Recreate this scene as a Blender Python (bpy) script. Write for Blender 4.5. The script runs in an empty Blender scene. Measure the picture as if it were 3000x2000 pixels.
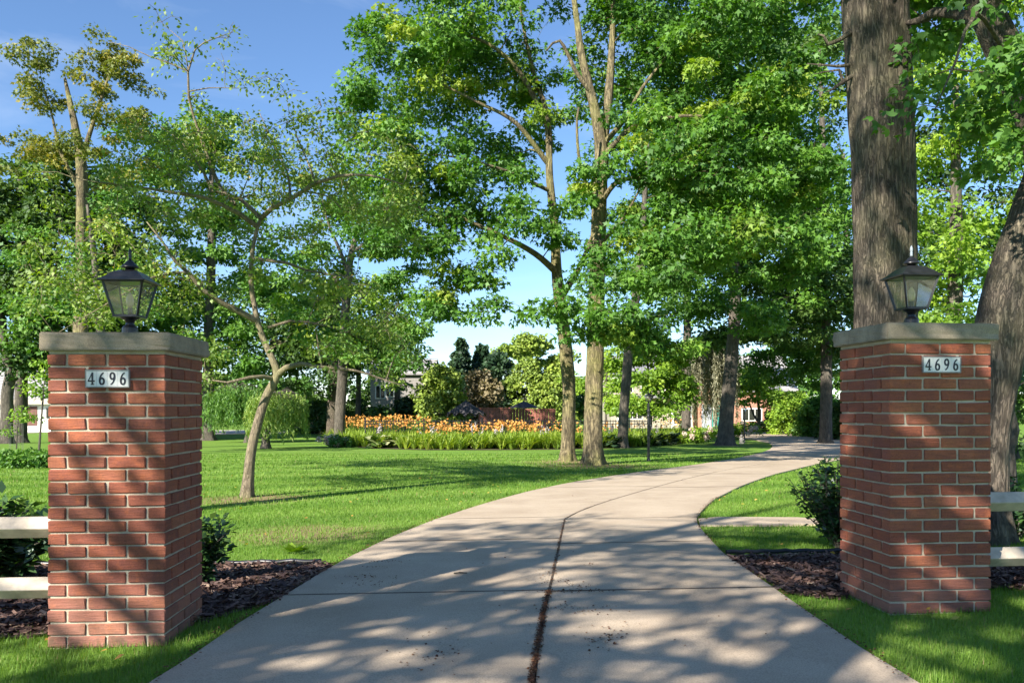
import bpy, bmesh, math, random
import numpy as np
from mathutils import Vector, Matrix

# ------------------------------------------------------------------ camera, sky, sun, exposure
SC = bpy.context.scene
COL = SC.collection
FPX, PCX, HY, CAMZ = 2500.0, 1500.0, 1190.0, 1.277      # focal length in photo pixels, principal x, horizon row, eye height
cam_data = bpy.data.cameras.new('camera')
cam = bpy.data.objects.new('camera', cam_data); COL.objects.link(cam)
cam.location = (0, 0, CAMZ); cam.rotation_euler = (math.radians(90), 0, 0)
cam_data.sensor_width = 36.0; cam_data.lens = 36.0 * FPX / 3000.0
cam_data.shift_y = (HY - 1000.0) / 3000.0
cam_data.clip_start = 0.05; cam_data.clip_end = 3000
SC.camera = cam

SUN_AZ, SUN_EL = math.radians(218), math.radians(31)    # azimuth clockwise from +Y
TO_SUN = Vector((math.sin(SUN_AZ) * math.cos(SUN_EL), math.cos(SUN_AZ) * math.cos(SUN_EL), math.sin(SUN_EL)))
world = bpy.data.worlds.new('World'); SC.world = world; world.use_nodes = True
wn, wl = world.node_tree.nodes, world.node_tree.links
wn.clear()
w_out = wn.new('ShaderNodeOutputWorld'); w_bg = wn.new('ShaderNodeBackground')
w_sky = wn.new('ShaderNodeTexSky'); w_sky.sky_type = 'NISHITA'; w_sky.sun_disc = False
w_sky.sun_elevation = SUN_EL; w_sky.sun_rotation = SUN_AZ
w_sky.air_density = 1.0; w_sky.dust_density = 0.0; w_sky.ozone_density = 5.5; w_sky.altitude = 600
w_bg.inputs['Strength'].default_value = 0.085
# thin high cloud, a noise over the whole dome
w_tc = wn.new('ShaderNodeTexCoord'); w_map = wn.new('ShaderNodeMapping'); w_map.inputs['Scale'].default_value = (1.6, 1.6, 5.0)
w_noise = wn.new('ShaderNodeTexNoise'); w_noise.inputs['Scale'].default_value = 2.3; w_noise.inputs['Detail'].default_value = 6
w_noise.inputs['Roughness'].default_value = 0.6; w_noise.inputs['Distortion'].default_value = 0.5
w_ramp = wn.new('ShaderNodeValToRGB'); w_ramp.color_ramp.elements[0].position = 0.50; w_ramp.color_ramp.elements[1].position = 0.85
w_ramp.color_ramp.elements[0].color = (0, 0, 0, 1); w_ramp.color_ramp.elements[1].color = (0.28, 0.28, 0.28, 1)
w_mix = wn.new('ShaderNodeMixRGB'); w_mix.inputs['Color2'].default_value = (5.0, 5.6, 6.6, 1)
wl.new(w_tc.outputs['Generated'], w_map.inputs['Vector']); wl.new(w_map.outputs['Vector'], w_noise.inputs['Vector'])
wl.new(w_noise.outputs['Fac'], w_ramp.inputs['Fac']); wl.new(w_ramp.outputs['Color'], w_mix.inputs['Fac'])
wl.new(w_sky.outputs['Color'], w_mix.inputs['Color1']); wl.new(w_mix.outputs['Color'], w_bg.inputs['Color'])
wl.new(w_bg.outputs['Background'], w_out.inputs['Surface'])

sun_data = bpy.data.lights.new('sun', 'SUN'); sun_data.energy = 5.0; sun_data.angle = math.radians(0.53); sun_data.color = (1.0, 0.93, 0.82)
sun = bpy.data.objects.new('sun', sun_data); COL.objects.link(sun)
sun.rotation_euler = (-TO_SUN).to_track_quat('-Z', 'Y').to_euler()

SC.view_settings.view_transform = 'Standard'; SC.view_settings.look = 'None'
SC.view_settings.exposure = 1.35; SC.view_settings.gamma = 1.0; SC.view_settings.use_curve_mapping = False
SC.render.engine = 'CYCLES'
SC.cycles.max_bounces = 6; SC.cycles.diffuse_bounces = 3; SC.cycles.glossy_bounces = 2
SC.cycles.transmission_bounces = 4; SC.cycles.transparent_max_bounces = 8
SC.cycles.use_denoising = True
SC.cycles.caustics_reflective = False; SC.cycles.caustics_refractive = False

RNG = np.random.default_rng(7)
random.seed(7)

# ------------------------------------------------------------------ ground height and pixel helpers
def sstep(a, b, t):
    t = min(1.0, max(0.0, (t - a) / (b - a))); return t * t * (3 - 2 * t)
def gz(x, y):
    side = 0.0189 * max(-4.5, min(4.5, x)) * (1 - sstep(9, 24, y))
    return 0.04 + side - 0.018 * (min(max(y, 6.0), 48.0) - 6.0)
def gzv(x, y):
    x = np.asarray(x, float); y = np.asarray(y, float)
    t = np.clip((y - 9) / 15.0, 0, 1); t = t * t * (3 - 2 * t)
    return 0.04 + 0.0189 * np.clip(x, -4.5, 4.5) * (1 - t) - 0.018 * (np.clip(y, 6.0, 48.0) - 6.0)
def P(px, py, d):
    return Vector((d * (px - PCX) / FPX, d, CAMZ + d * (HY - py) / FPX))
def G(px, py):
    d = 5.0
    for _ in range(60):
        x = d * (px - PCX) / FPX
        h = CAMZ - gz(x, d)
        d = 0.5 * d + 0.5 * h * FPX / max(py - HY, 1.0)
    x = d * (px - PCX) / FPX
    return Vector((x, d, gz(x, d)))

# ------------------------------------------------------------------ object helpers
def tag(o, label=None, cat=None, group=None, kind=None):
    if label: o['label'] = label
    if cat: o['category'] = cat
    if group: o['group'] = group
    if kind: o['kind'] = kind
    return o
def link(name, me, mats=None, parent=None):
    o = bpy.data.objects.new(name, me); COL.objects.link(o)
    if mats is not None:
        for m in (mats if isinstance(mats, (list, tuple)) else [mats]): me.materials.append(m)
    if parent is not None: o.parent = parent
    return o
def empty(name, loc, rz=0.0, label=None, cat=None, group=None):
    o = bpy.data.objects.new(name, None); COL.objects.link(o); o.empty_display_size = 0.1
    o.location = loc; o.rotation_euler = (0, 0, rz)
    return tag(o, label, cat, group)
def copy_tree(o, parent=None):
    c = o.copy(); COL.objects.link(c); c.parent = parent
    for ch in list(o.children): copy_tree(ch, c)
    return c

class MB:
    """collects polygons; build() links them as one mesh object"""
    def __init__(s): s.v, s.f, s.m = [], [], []
    def add(s, verts, faces, mat=0):
        n = len(s.v); s.v += [tuple(v) for v in verts]; s.f += [tuple(i + n for i in f) for f in faces]; s.m += [mat] * len(faces)
        return s
    def box(s, x0, x1, y0, y1, z0, z1, mat=0, M=None):
        v = [Vector(p) for p in ((x0,y0,z0),(x1,y0,z0),(x1,y1,z0),(x0,y1,z0),(x0,y0,z1),(x1,y0,z1),(x1,y1,z1),(x0,y1,z1))]
        if M is not None: v = [M @ p for p in v]
        return s.add(v, [(0,3,2,1),(4,5,6,7),(0,1,5,4),(1,2,6,5),(2,3,7,6),(3,0,4,7)], mat)
    def tube(s, pts, radii, n=8, cap=True, mat=0):
        v, f = tube_arrays(pts, radii, n, cap); return s.add(v, f, mat)
    def bar(s, a, b, w, h, mat=0, up=Vector((0, 0, 1))):
        a, b = Vector(a), Vector(b); d = (b - a).normalized()
        if abs(d.dot(up)) > 0.98: up = Vector((0, 1, 0))
        x = d.cross(up).normalized(); y = x.cross(d).normalized()
        c = []
        for p in (a, b):
            for sx, sy in ((-1,-1),(1,-1),(1,1),(-1,1)): c.append(p + x * (sx * w / 2) + y * (sy * h / 2))
        return s.add(c, [(3,2,1,0),(4,5,6,7),(0,1,5,4),(1,2,6,5),(2,3,7,6),(3,0,4,7)], mat)
    def lathe(s, prof, n=16, c=(0, 0, 0), mat=0, square=False):
        v, f = [], []
        for r, z in prof:
            for k in range(n):
                a = 2 * math.pi * (k + 0.5) / n
                q = r / max(abs(math.cos(a)), abs(math.sin(a))) if square else r
                v.append((c[0] + q * math.cos(a), c[1] + q * math.sin(a), c[2] + z))
        for i in range(len(prof) - 1):
            for k in range(n):
                a, b = i * n + k, i * n + (k + 1) % n
                f.append((a, b, b + n, a + n))
        f.append(tuple(reversed(range(n)))); f.append(tuple(range((len(prof) - 1) * n, len(prof) * n)))
        return s.add(v, f, mat)
    def build(s, name, mats, parent=None, smooth=False, loc=None):
        me = bpy.data.meshes.new(name); me.from_pydata(s.v, [], s.f); me.update()
        o = link(name, me, mats, parent)
        if any(s.m): me.polygons.foreach_set('material_index', s.m)
        if smooth: me.polygons.foreach_set('use_smooth', [True] * len(me.polygons))
        if loc is not None: o.location = loc
        return o

def tube_arrays(pts, radii, n=8, cap=True):
    pts = [Vector(p) for p in pts]; v, f = [], []
    ref = Vector((0.31, 0.95, 0.05)); prev = None
    for i, p in enumerate(pts):
        t = (pts[min(i + 1, len(pts) - 1)] - pts[max(i - 1, 0)])
        t = t.normalized() if t.length > 1e-9 else Vector((0, 0, 1))
        if prev is None:
            if abs(t.dot(ref)) > 0.9: ref = Vector((1, 0, 0))
            x = t.cross(ref).normalized()
        else:
            x = (prev - t * prev.dot(t)); x = x.normalized() if x.length > 1e-6 else t.cross(ref).normalized()
        prev = x; y = t.cross(x)
        for k in range(n):
            a = 2 * math.pi * k / n; v.append(p + (x * math.cos(a) + y * math.sin(a)) * radii[i])
    for i in range(len(pts) - 1):
        for k in range(n):
            a, b = i * n + k, i * n + (k + 1) % n; f.append((a, b, b + n, a + n))
    if cap: f.append(tuple(range((len(pts) - 1) * n, len(pts) * n)))
    return v, f

def np_mesh(name, verts, k, nf, rnd=None):
    """verts (nf*k,3); every face its own k vertices; optional per-face float 'rnd'"""
    me = bpy.data.meshes.new(name)
    verts = np.ascontiguousarray(verts, dtype=np.float32).reshape(-1)
    me.vertices.add(nf * k); me.vertices.foreach_set('co', verts)
    me.loops.add(nf * k); me.loops.foreach_set('vertex_index', np.arange(nf * k, dtype=np.int32))
    me.polygons.add(nf); me.polygons.foreach_set('loop_start', np.arange(0, nf * k, k, dtype=np.int32))
    me.update(calc_edges=True)
    if rnd is not None:
        a = me.attributes.new('rnd', 'FLOAT', 'FACE'); a.data.foreach_set('value', np.ascontiguousarray(rnd, dtype=np.float32))
    return me

def ground_patch(name, poly, dz, mats, thick=0.0, maxlen=1.2, parent=None):
    bm = bmesh.new()
    vs = [bm.verts.new((p[0], p[1], 0)) for p in poly]
    es = [bm.edges.new((vs[i], vs[(i + 1) % len(vs)])) for i in range(len(vs))]
    bmesh.ops.triangle_fill(bm, use_beauty=True, edges=es)
    for _ in range(6):
        L = [e for e in bm.edges if e.calc_length() > max(maxlen, 0.03 * (e.verts[0].co.y + e.verts[1].co.y))]
        if not L: break
        bmesh.ops.subdivide_edges(bm, edges=L, cuts=1)
        bmesh.ops.triangulate(bm, faces=bm.faces[:])
    bmesh.ops.recalc_face_normals(bm, faces=bm.faces[:])
    if sum(f.normal.z for f in bm.faces) < 0: bmesh.ops.reverse_faces(bm, faces=bm.faces[:])
    for v in bm.verts: v.co.z = gz(v.co.x, v.co.y) + dz
    if thick:
        be = [e for e in bm.edges if e.is_boundary]
        r = bmesh.ops.extrude_edge_only(bm, edges=be)
        for g in r['geom']:
            if isinstance(g, bmesh.types.BMVert): g.co.z -= thick
    me = bpy.data.meshes.new(name); bm.to_mesh(me); bm.free()
    return link(name, me, mats, parent)

def in_poly(x, y, poly):
    x = np.asarray(x); y = np.asarray(y); c = np.zeros(x.shape, bool); n = len(poly); j = n - 1
    for i in range(n):
        xi, yi = poly[i][0], poly[i][1]; xj, yj = poly[j][0], poly[j][1]
        t = ((yi > y) != (yj > y)) & (x < (xj - xi) * (y - yi) / ((yj - yi) + 1e-12) + xi)
        c ^= t; j = i
    return c

# ------------------------------------------------------------------ materials
def new_mat(name):
    m = bpy.data.materials.new(name); m.use_nodes = True
    nt = m.node_tree; b = nt.nodes['Principled BSDF']; return m, nt, b
def node(nt, t, **kw):
    n = nt.nodes.new(t)
    for k, v in kw.items():
        if k in n.inputs: n.inputs[k].default_value = v
        else: setattr(n, k, v)
    return n
def coords(nt, scale=(1, 1, 1), kind='Object'):
    tc = nt.nodes.new('ShaderNodeTexCoord'); mp = nt.nodes.new('ShaderNodeMapping'); mp.inputs['Scale'].default_value = scale
    nt.links.new(tc.outputs[kind], mp.inputs['Vector']); return mp.outputs['Vector']
def wcoords(nt, scale=(1, 1, 1)):
    g = nt.nodes.new('ShaderNodeNewGeometry'); mp = nt.nodes.new('ShaderNodeMapping'); mp.inputs['Scale'].default_value = scale
    nt.links.new(g.outputs['Position'], mp.inputs['Vector']); return mp.outputs['Vector']
def ramp(nt, fac, stops):
    r = nt.nodes.new('ShaderNodeValToRGB'); e = r.color_ramp.elements
    while len(e) < len(stops): e.new(0.5)
    for i, (p, c) in enumerate(stops):
        e[i].position = p; e[i].color = (c[0], c[1], c[2], 1) if hasattr(c, '__len__') else (c, c, c, 1)
    nt.links.new(fac, r.inputs['Fac']); return r.outputs['Color']
def noise(nt, vec, scale, detail=4, rough=0.6, dist=0.0):
    n = node(nt, 'ShaderNodeTexNoise'); n.inputs['Scale'].default_value = scale; n.inputs['Detail'].default_value = detail
    n.inputs['Roughness'].default_value = rough; n.inputs['Distortion'].default_value = dist
    nt.links.new(vec, n.inputs['Vector']); return n.outputs['Fac']
def mix(nt, fac, a, b, mode='MIX'):
    m = nt.nodes.new('ShaderNodeMixRGB'); m.blend_type = mode
    for s, v in (('Fac', fac), ('Color1', a), ('Color2', b)):
        if hasattr(v, 'links'): nt.links.new(v, m.inputs[s])
        elif hasattr(v, '__len__'): m.inputs[s].default_value = (v[0], v[1], v[2], 1)
        else: m.inputs[s].default_value = v
    return m.outputs['Color']
def math_n(nt, op, a, b=0.0, clamp=False):
    m = nt.nodes.new('ShaderNodeMath'); m.operation = op; m.use_clamp = clamp
    for i, v in enumerate((a, b)):
        if hasattr(v, 'links'): nt.links.new(v, m.inputs[i])
        else: m.inputs[i].default_value = v
    return m.outputs[0]
def bump(nt, b, h, strength=0.5, dist=0.01):
    n = nt.nodes.new('ShaderNodeBump'); n.inputs['Strength'].default_value = strength; n.inputs['Distance'].default_value = dist
    nt.links.new(h, n.inputs['Height']); nt.links.new(n.outputs['Normal'], b.inputs['Normal'])
def set_col(nt, b, c):
    if hasattr(c, 'links'): nt.links.new(c, b.inputs['Base Color'])
    else: b.inputs['Base Color'].default_value = (c[0], c[1], c[2], 1)

def simple_mat(name, col, rough=0.6, var=0.25, scale=12, metal=0.0, bmp=0.15, bdist=0.004):
    m, nt, b = new_mat(name); v = coords(nt)
    n = noise(nt, v, scale, 5)
    lo = [c * (1 - var) for c in col]; hi = [min(1, c * (1 + var)) for c in col]
    set_col(nt, b, ramp(nt, n, [(0.3, lo), (0.7, hi)]))
    b.inputs['Roughness'].default_value = rough; b.inputs['Metallic'].default_value = metal
    if bmp: bump(nt, b, noise(nt, v, scale * 5, 4), bmp, bdist)
    return m

def leaf_mat(name, stops, trans=0.35, tcol=None, gloss=0.03, grough=0.6):
    m = bpy.data.materials.new(name); m.use_nodes = True; nt = m.node_tree; nt.nodes.clear()
    out = nt.nodes.new('ShaderNodeOutputMaterial')
    at = node(nt, 'ShaderNodeAttribute', attribute_name='rnd')
    if name.startswith('leaf_'): stops = [(p, [min(0.9, q * 1.22) for q in col]) for p, col in stops]; trans *= 0.85
    c = ramp(nt, at.outputs['Fac'], stops)
    d = nt.nodes.new('ShaderNodeBsdfDiffuse'); nt.links.new(c, d.inputs['Color'])
    t = nt.nodes.new('ShaderNodeBsdfTranslucent')
    tc = mix(nt, 1.0, c, tcol or (1.5, 1.6, 0.4), 'MULTIPLY'); nt.links.new(tc, t.inputs['Color'])
    g = nt.nodes.new('ShaderNodeBsdfGlossy'); g.inputs['Roughness'].default_value = grough; g.inputs['Color'].default_value = (0.9, 0.95, 1, 1)
    m1 = nt.nodes.new('ShaderNodeMixShader'); m1.inputs[0].default_value = trans
    nt.links.new(d.outputs[0], m1.inputs[1]); nt.links.new(t.outputs[0], m1.inputs[2])
    m2 = nt.nodes.new('ShaderNodeMixShader'); m2.inputs[0].default_value = gloss
    nt.links.new(m1.outputs[0], m2.inputs[1]); nt.links.new(g.outputs[0], m2.inputs[2])
    nt.links.new(m2.outputs[0], out.inputs['Surface'])
    return m

def bark_mat(name, dark, light, moss=None, sx=9.0, sz=1.6, strength=0.9, dist=0.03):
    m, nt, b = new_mat(name)
    v = coords(nt, (sx, sx, sz)); n1 = noise(nt, v, 1.6, 6, 0.65, 0.6)
    v2 = coords(nt, (1, 1, 1)); n2 = noise(nt, v2, 3.0, 4)
    rdg = math_n(nt, 'ABSOLUTE', math_n(nt, 'SUBTRACT', n1, 0.5))
    v3 = coords(nt, (sx * 2.2, sx * 2.2, sz * 2.5)); n3 = noise(nt, v3, 1.7, 4, 0.6, 0.4)
    hgt = math_n(nt, 'ADD', ramp(nt, rdg, [(0.0, 0.0), (0.05, 0.75), (0.16, 1.0)]), math_n(nt, 'MULTIPLY', n3, 0.5))
    c = ramp(nt, rdg, [(0.0, dark), (0.035, [0.5 * (p + q) for p, q in zip(dark, light)]), (0.12, light)])
    c = mix(nt, ramp(nt, n3, [(0.3, 0.6), (0.6, 0.0)]), c, dark)
    c = mix(nt, ramp(nt, n2, [(0.35, 0.0), (0.7, 0.45)]), c, [x * 1.35 for x in light])
    if moss: c = mix(nt, ramp(nt, noise(nt, v2, 1.3, 5), [(0.45, 0.0), (0.68, 0.75)]), c, moss)
    set_col(nt, b, c); b.inputs['Roughness'].default_value = 0.92
    bump(nt, b, hgt, strength, dist); return m

def m_brick():
    m, nt, b = new_mat('red_brick')
    v = coords(nt, (1, 1, 1)); oi = nt.nodes.new('ShaderNodeObjectInfo')
    add = nt.nodes.new('ShaderNodeVectorMath'); add.operation = 'ADD'; nt.links.new(v, add.inputs[0])
    sc = nt.nodes.new('ShaderNodeVectorMath'); sc.operation = 'SCALE'; sc.inputs[0].default_value = (37, 91, 53)
    nt.links.new(oi.outputs['Random'], sc.inputs['Scale']); nt.links.new(sc.outputs[0], add.inputs[1])
    vec = add.outputs[0]
    st = nt.nodes.new('ShaderNodeMapping'); st.inputs['Scale'].default_value = (6, 6, 60); nt.links.new(vec, st.inputs['Vector'])
    base = ramp(nt, oi.outputs['Random'], [(0.0, (0.19, 0.06, 0.035)), (0.2, (0.28, 0.08, 0.04)), (0.55, (0.33, 0.10, 0.048)), (0.8, (0.39, 0.135, 0.06)), (1.0, (0.25, 0.085, 0.052))])
    blotch = noise(nt, vec, 9, 4)
    c = mix(nt, ramp(nt, blotch, [(0.4, 0.0), (0.72, 0.7)]), base, (0.24, 0.075, 0.055))
    c = mix(nt, ramp(nt, noise(nt, vec, 16, 3), [(0.55, 0.0), (0.75, 0.55)]), c, (0.46, 0.13, 0.04))
    c = mix(nt, ramp(nt, noise(nt, st.outputs['Vector'], 1.5, 4), [(0.35, 0.35), (0.6, 0.0)]), c, (0.12, 0.04, 0.03))
    c = mix(nt, 0.6, c, ramp(nt, noise(nt, vec, 140, 4, 0.75), [(0.3, (0.45, 0.42, 0.4)), (0.5, (1, 1, 1)), (0.68, (1.35, 1.3, 1.25))]), 'MULTIPLY')
    c = mix(nt, ramp(nt, noise(nt, vec, 45, 3), [(0.62, 0.0), (0.72, 0.5)]), c, (0.10, 0.035, 0.025))
    # pale mineral bloom drawn up from the ground in the lowest courses
    g = nt.nodes.new('ShaderNodeNewGeometry'); sp = nt.nodes.new('ShaderNodeSeparateXYZ'); nt.links.new(g.outputs['Position'], sp.inputs[0])
    low = math_n(nt, 'SUBTRACT', 0.62, math_n(nt, 'MULTIPLY', sp.outputs['Z'], 1.5))
    low = math_n(nt, 'MULTIPLY', low, ramp(nt, noise(nt, vec, 7, 4), [(0.3, 0.4), (0.7, 1.0)]), True)
    c = mix(nt, low, c, (0.36, 0.20, 0.16))
    splash = math_n(nt, 'MULTIPLY', math_n(nt, 'SUBTRACT', 1.0, math_n(nt, 'MULTIPLY', sp.outputs['Z'], 6.0), True), ramp(nt, noise(nt, g.outputs['Position'], 14, 5, 0.7), [(0.42, 0.0), (0.62, 0.8)]))
    c = mix(nt, splash, c, (0.075, 0.06, 0.035))
    set_col(nt, b, c); b.inputs['Roughness'].default_value = 0.9
    h = math_n(nt, 'ADD', noise(nt, st.outputs['Vector'], 2.2, 5), math_n(nt, 'MULTIPLY', noise(nt, vec, 160, 3), 0.5))
    bump(nt, b, h, 0.9, 0.006); return m

def m_grain(name, lo, hi, gscale=260, bscale=7, stain=None, stain_scale=1.4, bmp=0.35, rough=0.9, world=True):
    m, nt, b = new_mat(name); v = wcoords(nt) if world else coords(nt)
    fine = noise(nt, v, gscale, 3, 0.7); big = noise(nt, v, bscale, 5)
    c = ramp(nt, big, [(0.3, lo), (0.72, hi)])
    c = mix(nt, 0.75, c, ramp(nt, fine, [(0.32, (0.55, 0.53, 0.5)), (0.5, (1, 1, 1)), (0.7, (1.28, 1.26, 1.22))]), 'MULTIPLY')
    if stain: c = mix(nt, ramp(nt, noise(nt, v, stain_scale, 6, 0.65), [(0.52, 0.0), (0.75, 0.55)]), c, stain)
    set_col(nt, b, c); b.inputs['Roughness'].default_value = rough
    bump(nt, b, fine, bmp, 0.003); return m

def m_lawn():
    m, nt, b = new_mat('lawn_turf'); v = wcoords(nt)
    f = noise(nt, v, 60, 4, 0.7); n = noise(nt, v, 1.1, 5); big = noise(nt, v, 0.22, 3)
    c = ramp(nt, f, [(0.3, (0.07, 0.145, 0.018)), (0.7, (0.165, 0.285, 0.045))])
    c = mix(nt, ramp(nt, n, [(0.35, 0.0), (0.75, 0.4)]), c, (0.20, 0.32, 0.05))
    c = mix(nt, ramp(nt, big, [(0.4, 0.0), (0.7, 0.35)]), c, (0.10, 0.25, 0.025))
    # mower stripes curving round the lawn, their directional sheen painted as lighter colour
    d = nt.nodes.new('ShaderNodeVectorMath'); d.operation = 'DISTANCE'; nt.links.new(v, d.inputs[0]); d.inputs[1].default_value = (14, -30, 0)
    s = math_n(nt, 'SINE', math_n(nt, 'MULTIPLY', d.outputs['Value'], 3.3))
    c = mix(nt, math_n(nt, 'MULTIPLY', math_n(nt, 'ADD', math_n(nt, 'MULTIPLY', s, 1.5), 0.5, True), 0.3), c, (0.27, 0.39, 0.085))
    # worn dirt round the foot of trees
    for (px, py, r) in ((735, 1462, 1.0), (1665, 1353, 1.5), (1745, 1364, 1.6), (900, 1562, 0.9), (2125, 1305, 1.2)):
        p = G(px, py); dd = nt.nodes.new('ShaderNodeVectorMath'); dd.operation = 'DISTANCE'
        nt.links.new(v, dd.inputs[0]); dd.inputs[1].default_value = p
        q = math_n(nt, 'ADD', dd.outputs['Value'], math_n(nt, 'MULTIPLY', noise(nt, v, 2.5, 5, 0.7), 1.6 * r))
        k = ramp(nt, math_n(nt, 'DIVIDE', q, 2.6 * r), [(0.5, 0.85), (0.72, 0.0)])
        c = mix(nt, k, c, (0.27, 0.19, 0.11))
    set_col(nt, b, c); b.inputs['Roughness'].default_value = 0.95; b.inputs['Specular IOR Level'].default_value = 0.1
    bump(nt, b, f, 0.6, 0.03); return m

def glass_mat(name, tint=(0.95, 0.96, 0.92), dirt=0.09):
    m = bpy.data.materials.new(name); m.use_nodes = True; nt = m.node_tree; nt.nodes.clear()
    out = nt.nodes.new('ShaderNodeOutputMaterial'); tr = nt.nodes.new('ShaderNodeBsdfTransparent'); tr.inputs[0].default_value = (*tint, 1)
    gl = nt.nodes.new('ShaderNodeBsdfGlossy'); gl.inputs['Roughness'].default_value = 0.05
    df = nt.nodes.new('ShaderNodeBsdfDiffuse'); df.inputs[0].default_value = (0.55, 0.55, 0.48, 1)
    fr = nt.nodes.new('ShaderNodeFresnel'); fr.inputs['IOR'].default_value = 1.5
    a = nt.nodes.new('ShaderNodeMixShader'); nt.links.new(fr.outputs[0], a.inputs[0]); nt.links.new(tr.outputs[0], a.inputs[1]); nt.links.new(gl.outputs[0], a.inputs[2])
    v = coords(nt); f = ramp(nt, noise(nt, v, 30, 6, 0.7), [(0.35, dirt * 0.5), (0.7, dirt * 1.8)])
    c = nt.nodes.new('ShaderNodeMixShader'); nt.links.new(f, c.inputs[0]); nt.links.new(a.outputs[0], c.inputs[1]); nt.links.new(df.outputs[0], c.inputs[2])
    nt.links.new(c.outputs[0], out.inputs['Surface']); return m

def striped_mat(name, col, axis_scale, dark=0.6, rough=0.8, var=0.2, thick=0.9):
    """thin courses (shingles, siding) on far walls and roofs"""
    m, nt, b = new_mat(name); v = coords(nt); sp = nt.nodes.new('ShaderNodeSeparateXYZ'); nt.links.new(v, sp.inputs[0])
    fr = math_n(nt, 'FRACT', math_n(nt, 'MULTIPLY', sp.outputs['Z'], axis_scale))
    n = noise(nt, coords(nt, (3, 3, 12)), 2.5, 4)
    c = ramp(nt, n, [(0.3, [x * (1 - var) for x in col]), (0.7, [min(1, x * (1 + var)) for x in col])])
    c = mix(nt, ramp(nt, fr, [(thick - 0.08, 0.0), (thick, 1.0 - dark)]), c, (0.02, 0.02, 0.02))
    set_col(nt, b, c); b.inputs['Roughness'].default_value = rough; bump(nt, b, fr, 0.5, 0.02); return m

def house_brick():
    m, nt, b = new_mat('house_brick'); v = coords(nt)
    t = nt.nodes.new('ShaderNodeTexBrick'); nt.links.new(v, t.inputs['Vector'])
    mp = nt.nodes.new('ShaderNodeMapping'); mp.inputs['Rotation'].default_value = (math.radians(90), 0, 0); nt.links.new(v, mp.inputs['Vector'])
    nt.links.new(mp.outputs['Vector'], t.inputs['Vector'])
    t.inputs['Scale'].default_value = 4.0; t.inputs['Color1'].default_value = (0.42, 0.17, 0.10, 1); t.inputs['Color2'].default_value = (0.34, 0.12, 0.075, 1)
    t.inputs['Mortar'].default_value = (0.5, 0.42, 0.35, 1); t.inputs['Mortar Size'].default_value = 0.015
    c = mix(nt, ramp(nt, noise(nt, v, 1.2, 4), [(0.4, 0.0), (0.75, 0.4)]), t.outputs['Color'], (0.5, 0.3, 0.2))
    set_col(nt, b, c); b.inputs['Roughness'].default_value = 0.9; return m

M = {}
M['brick'] = m_brick()
M['mortar'] = m_grain('mortar', (0.38, 0.325, 0.24), (0.54, 0.475, 0.365), 320, 9, bmp=0.7, world=False)
M['cap'] = m_grain('cap_concrete', (0.20, 0.165, 0.115), (0.34, 0.285, 0.205), 190, 8, (0.10, 0.085, 0.055), 5.0, world=True)
M['drive'] = m_grain('drive_concrete', (0.37, 0.29, 0.21), (0.49, 0.40, 0.30), 130, 1.4, (0.29, 0.22, 0.155), 0.9)
M['lawn'] = m_lawn()
M['mulch_base'] = m_grain('mulch_base', (0.035, 0.022, 0.018), (0.10, 0.06, 0.045), 60, 12, bmp=1.0)
M['joint'] = m_grain('joint_dirt', (0.07, 0.055, 0.04), (0.16, 0.125, 0.09), 60, 6, bmp=0.8)
M['soil'] = m_grain('soil', (0.05, 0.04, 0.025), (0.12, 0.09, 0.055), 60, 6, bmp=0.8)
M['black'] = simple_mat('black_iron', (0.014, 0.014, 0.016), 0.32, 0.5, 18, 0.0, 0.25)
M['glass'] = glass_mat('lantern_glass'); M['pane'] = glass_mat('window_glass', (0.25, 0.28, 0.3), 0.05)
M['bulb'] = simple_mat('bulb_glass', (0.75, 0.62, 0.38), 0.15, 0.2, 20, 0, 0)
M['finial_glass'] = simple_mat('finial_glass', (0.30, 0.34, 0.37), 0.08, 0.1, 20, 0, 0)
M['tile'] = simple_mat('white_tile', (0.72, 0.71, 0.67), 0.3, 0.06, 9, 0, 0.05)
M['tile_frame'] = simple_mat('plaque_frame', (0.30, 0.29, 0.27), 0.5, 0.2, 20)
M['ink'] = simple_mat('tile_ink', (0.012, 0.012, 0.022), 0.4, 0.2, 20, 0, 0)
M['rail'] = simple_mat('cream_paint', (0.46, 0.40, 0.32), 0.7, 0.3, 9, 0, 0.2)
M['rubber'] = simple_mat('black_edging', (0.02, 0.022, 0.027), 0.35, 0.3, 10)
M['bark_big'] = bark_mat('bark_furrowed', (0.05, 0.038, 0.028), (0.20, 0.16, 0.12), (0.18, 0.17, 0.09), 18, 3.0, 1.0, 0.035)
M['bark_maple'] = bark_mat('bark_maple', (0.045, 0.035, 0.02), (0.24, 0.195, 0.11), (0.28, 0.265, 0.085), 10, 1.4, 0.9, 0.03)
M['bark_grey'] = bark_mat('bark_grey', (0.035, 0.03, 0.024), (0.135, 0.115, 0.09), None, 8, 1.5, 0.8, 0.02)
M['bark_crab'] = bark_mat('bark_crabapple', (0.06, 0.046, 0.03), (0.23, 0.185, 0.125), (0.21, 0.20, 0.09), 14, 4, 0.7, 0.01)
M['bark_white'] = bark_mat('bark_birch', (0.35, 0.32, 0.28), (0.62, 0.6, 0.55), None, 3, 9, 0.4, 0.01)
M['leaf_maple'] = leaf_mat('leaf_maple', [(0.0, (0.022, 0.068, 0.008)), (0.45, (0.062, 0.155, 0.013)), (0.85, (0.115, 0.23, 0.025)), (1.0, (0.19, 0.29, 0.04))], 0.40)
M['leaf_maple_pale'] = leaf_mat('leaf_maple_pale', [(0.0, (0.08, 0.14, 0.012)), (0.5, (0.16, 0.25, 0.02)), (1.0, (0.30, 0.34, 0.05))], 0.42)
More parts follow.
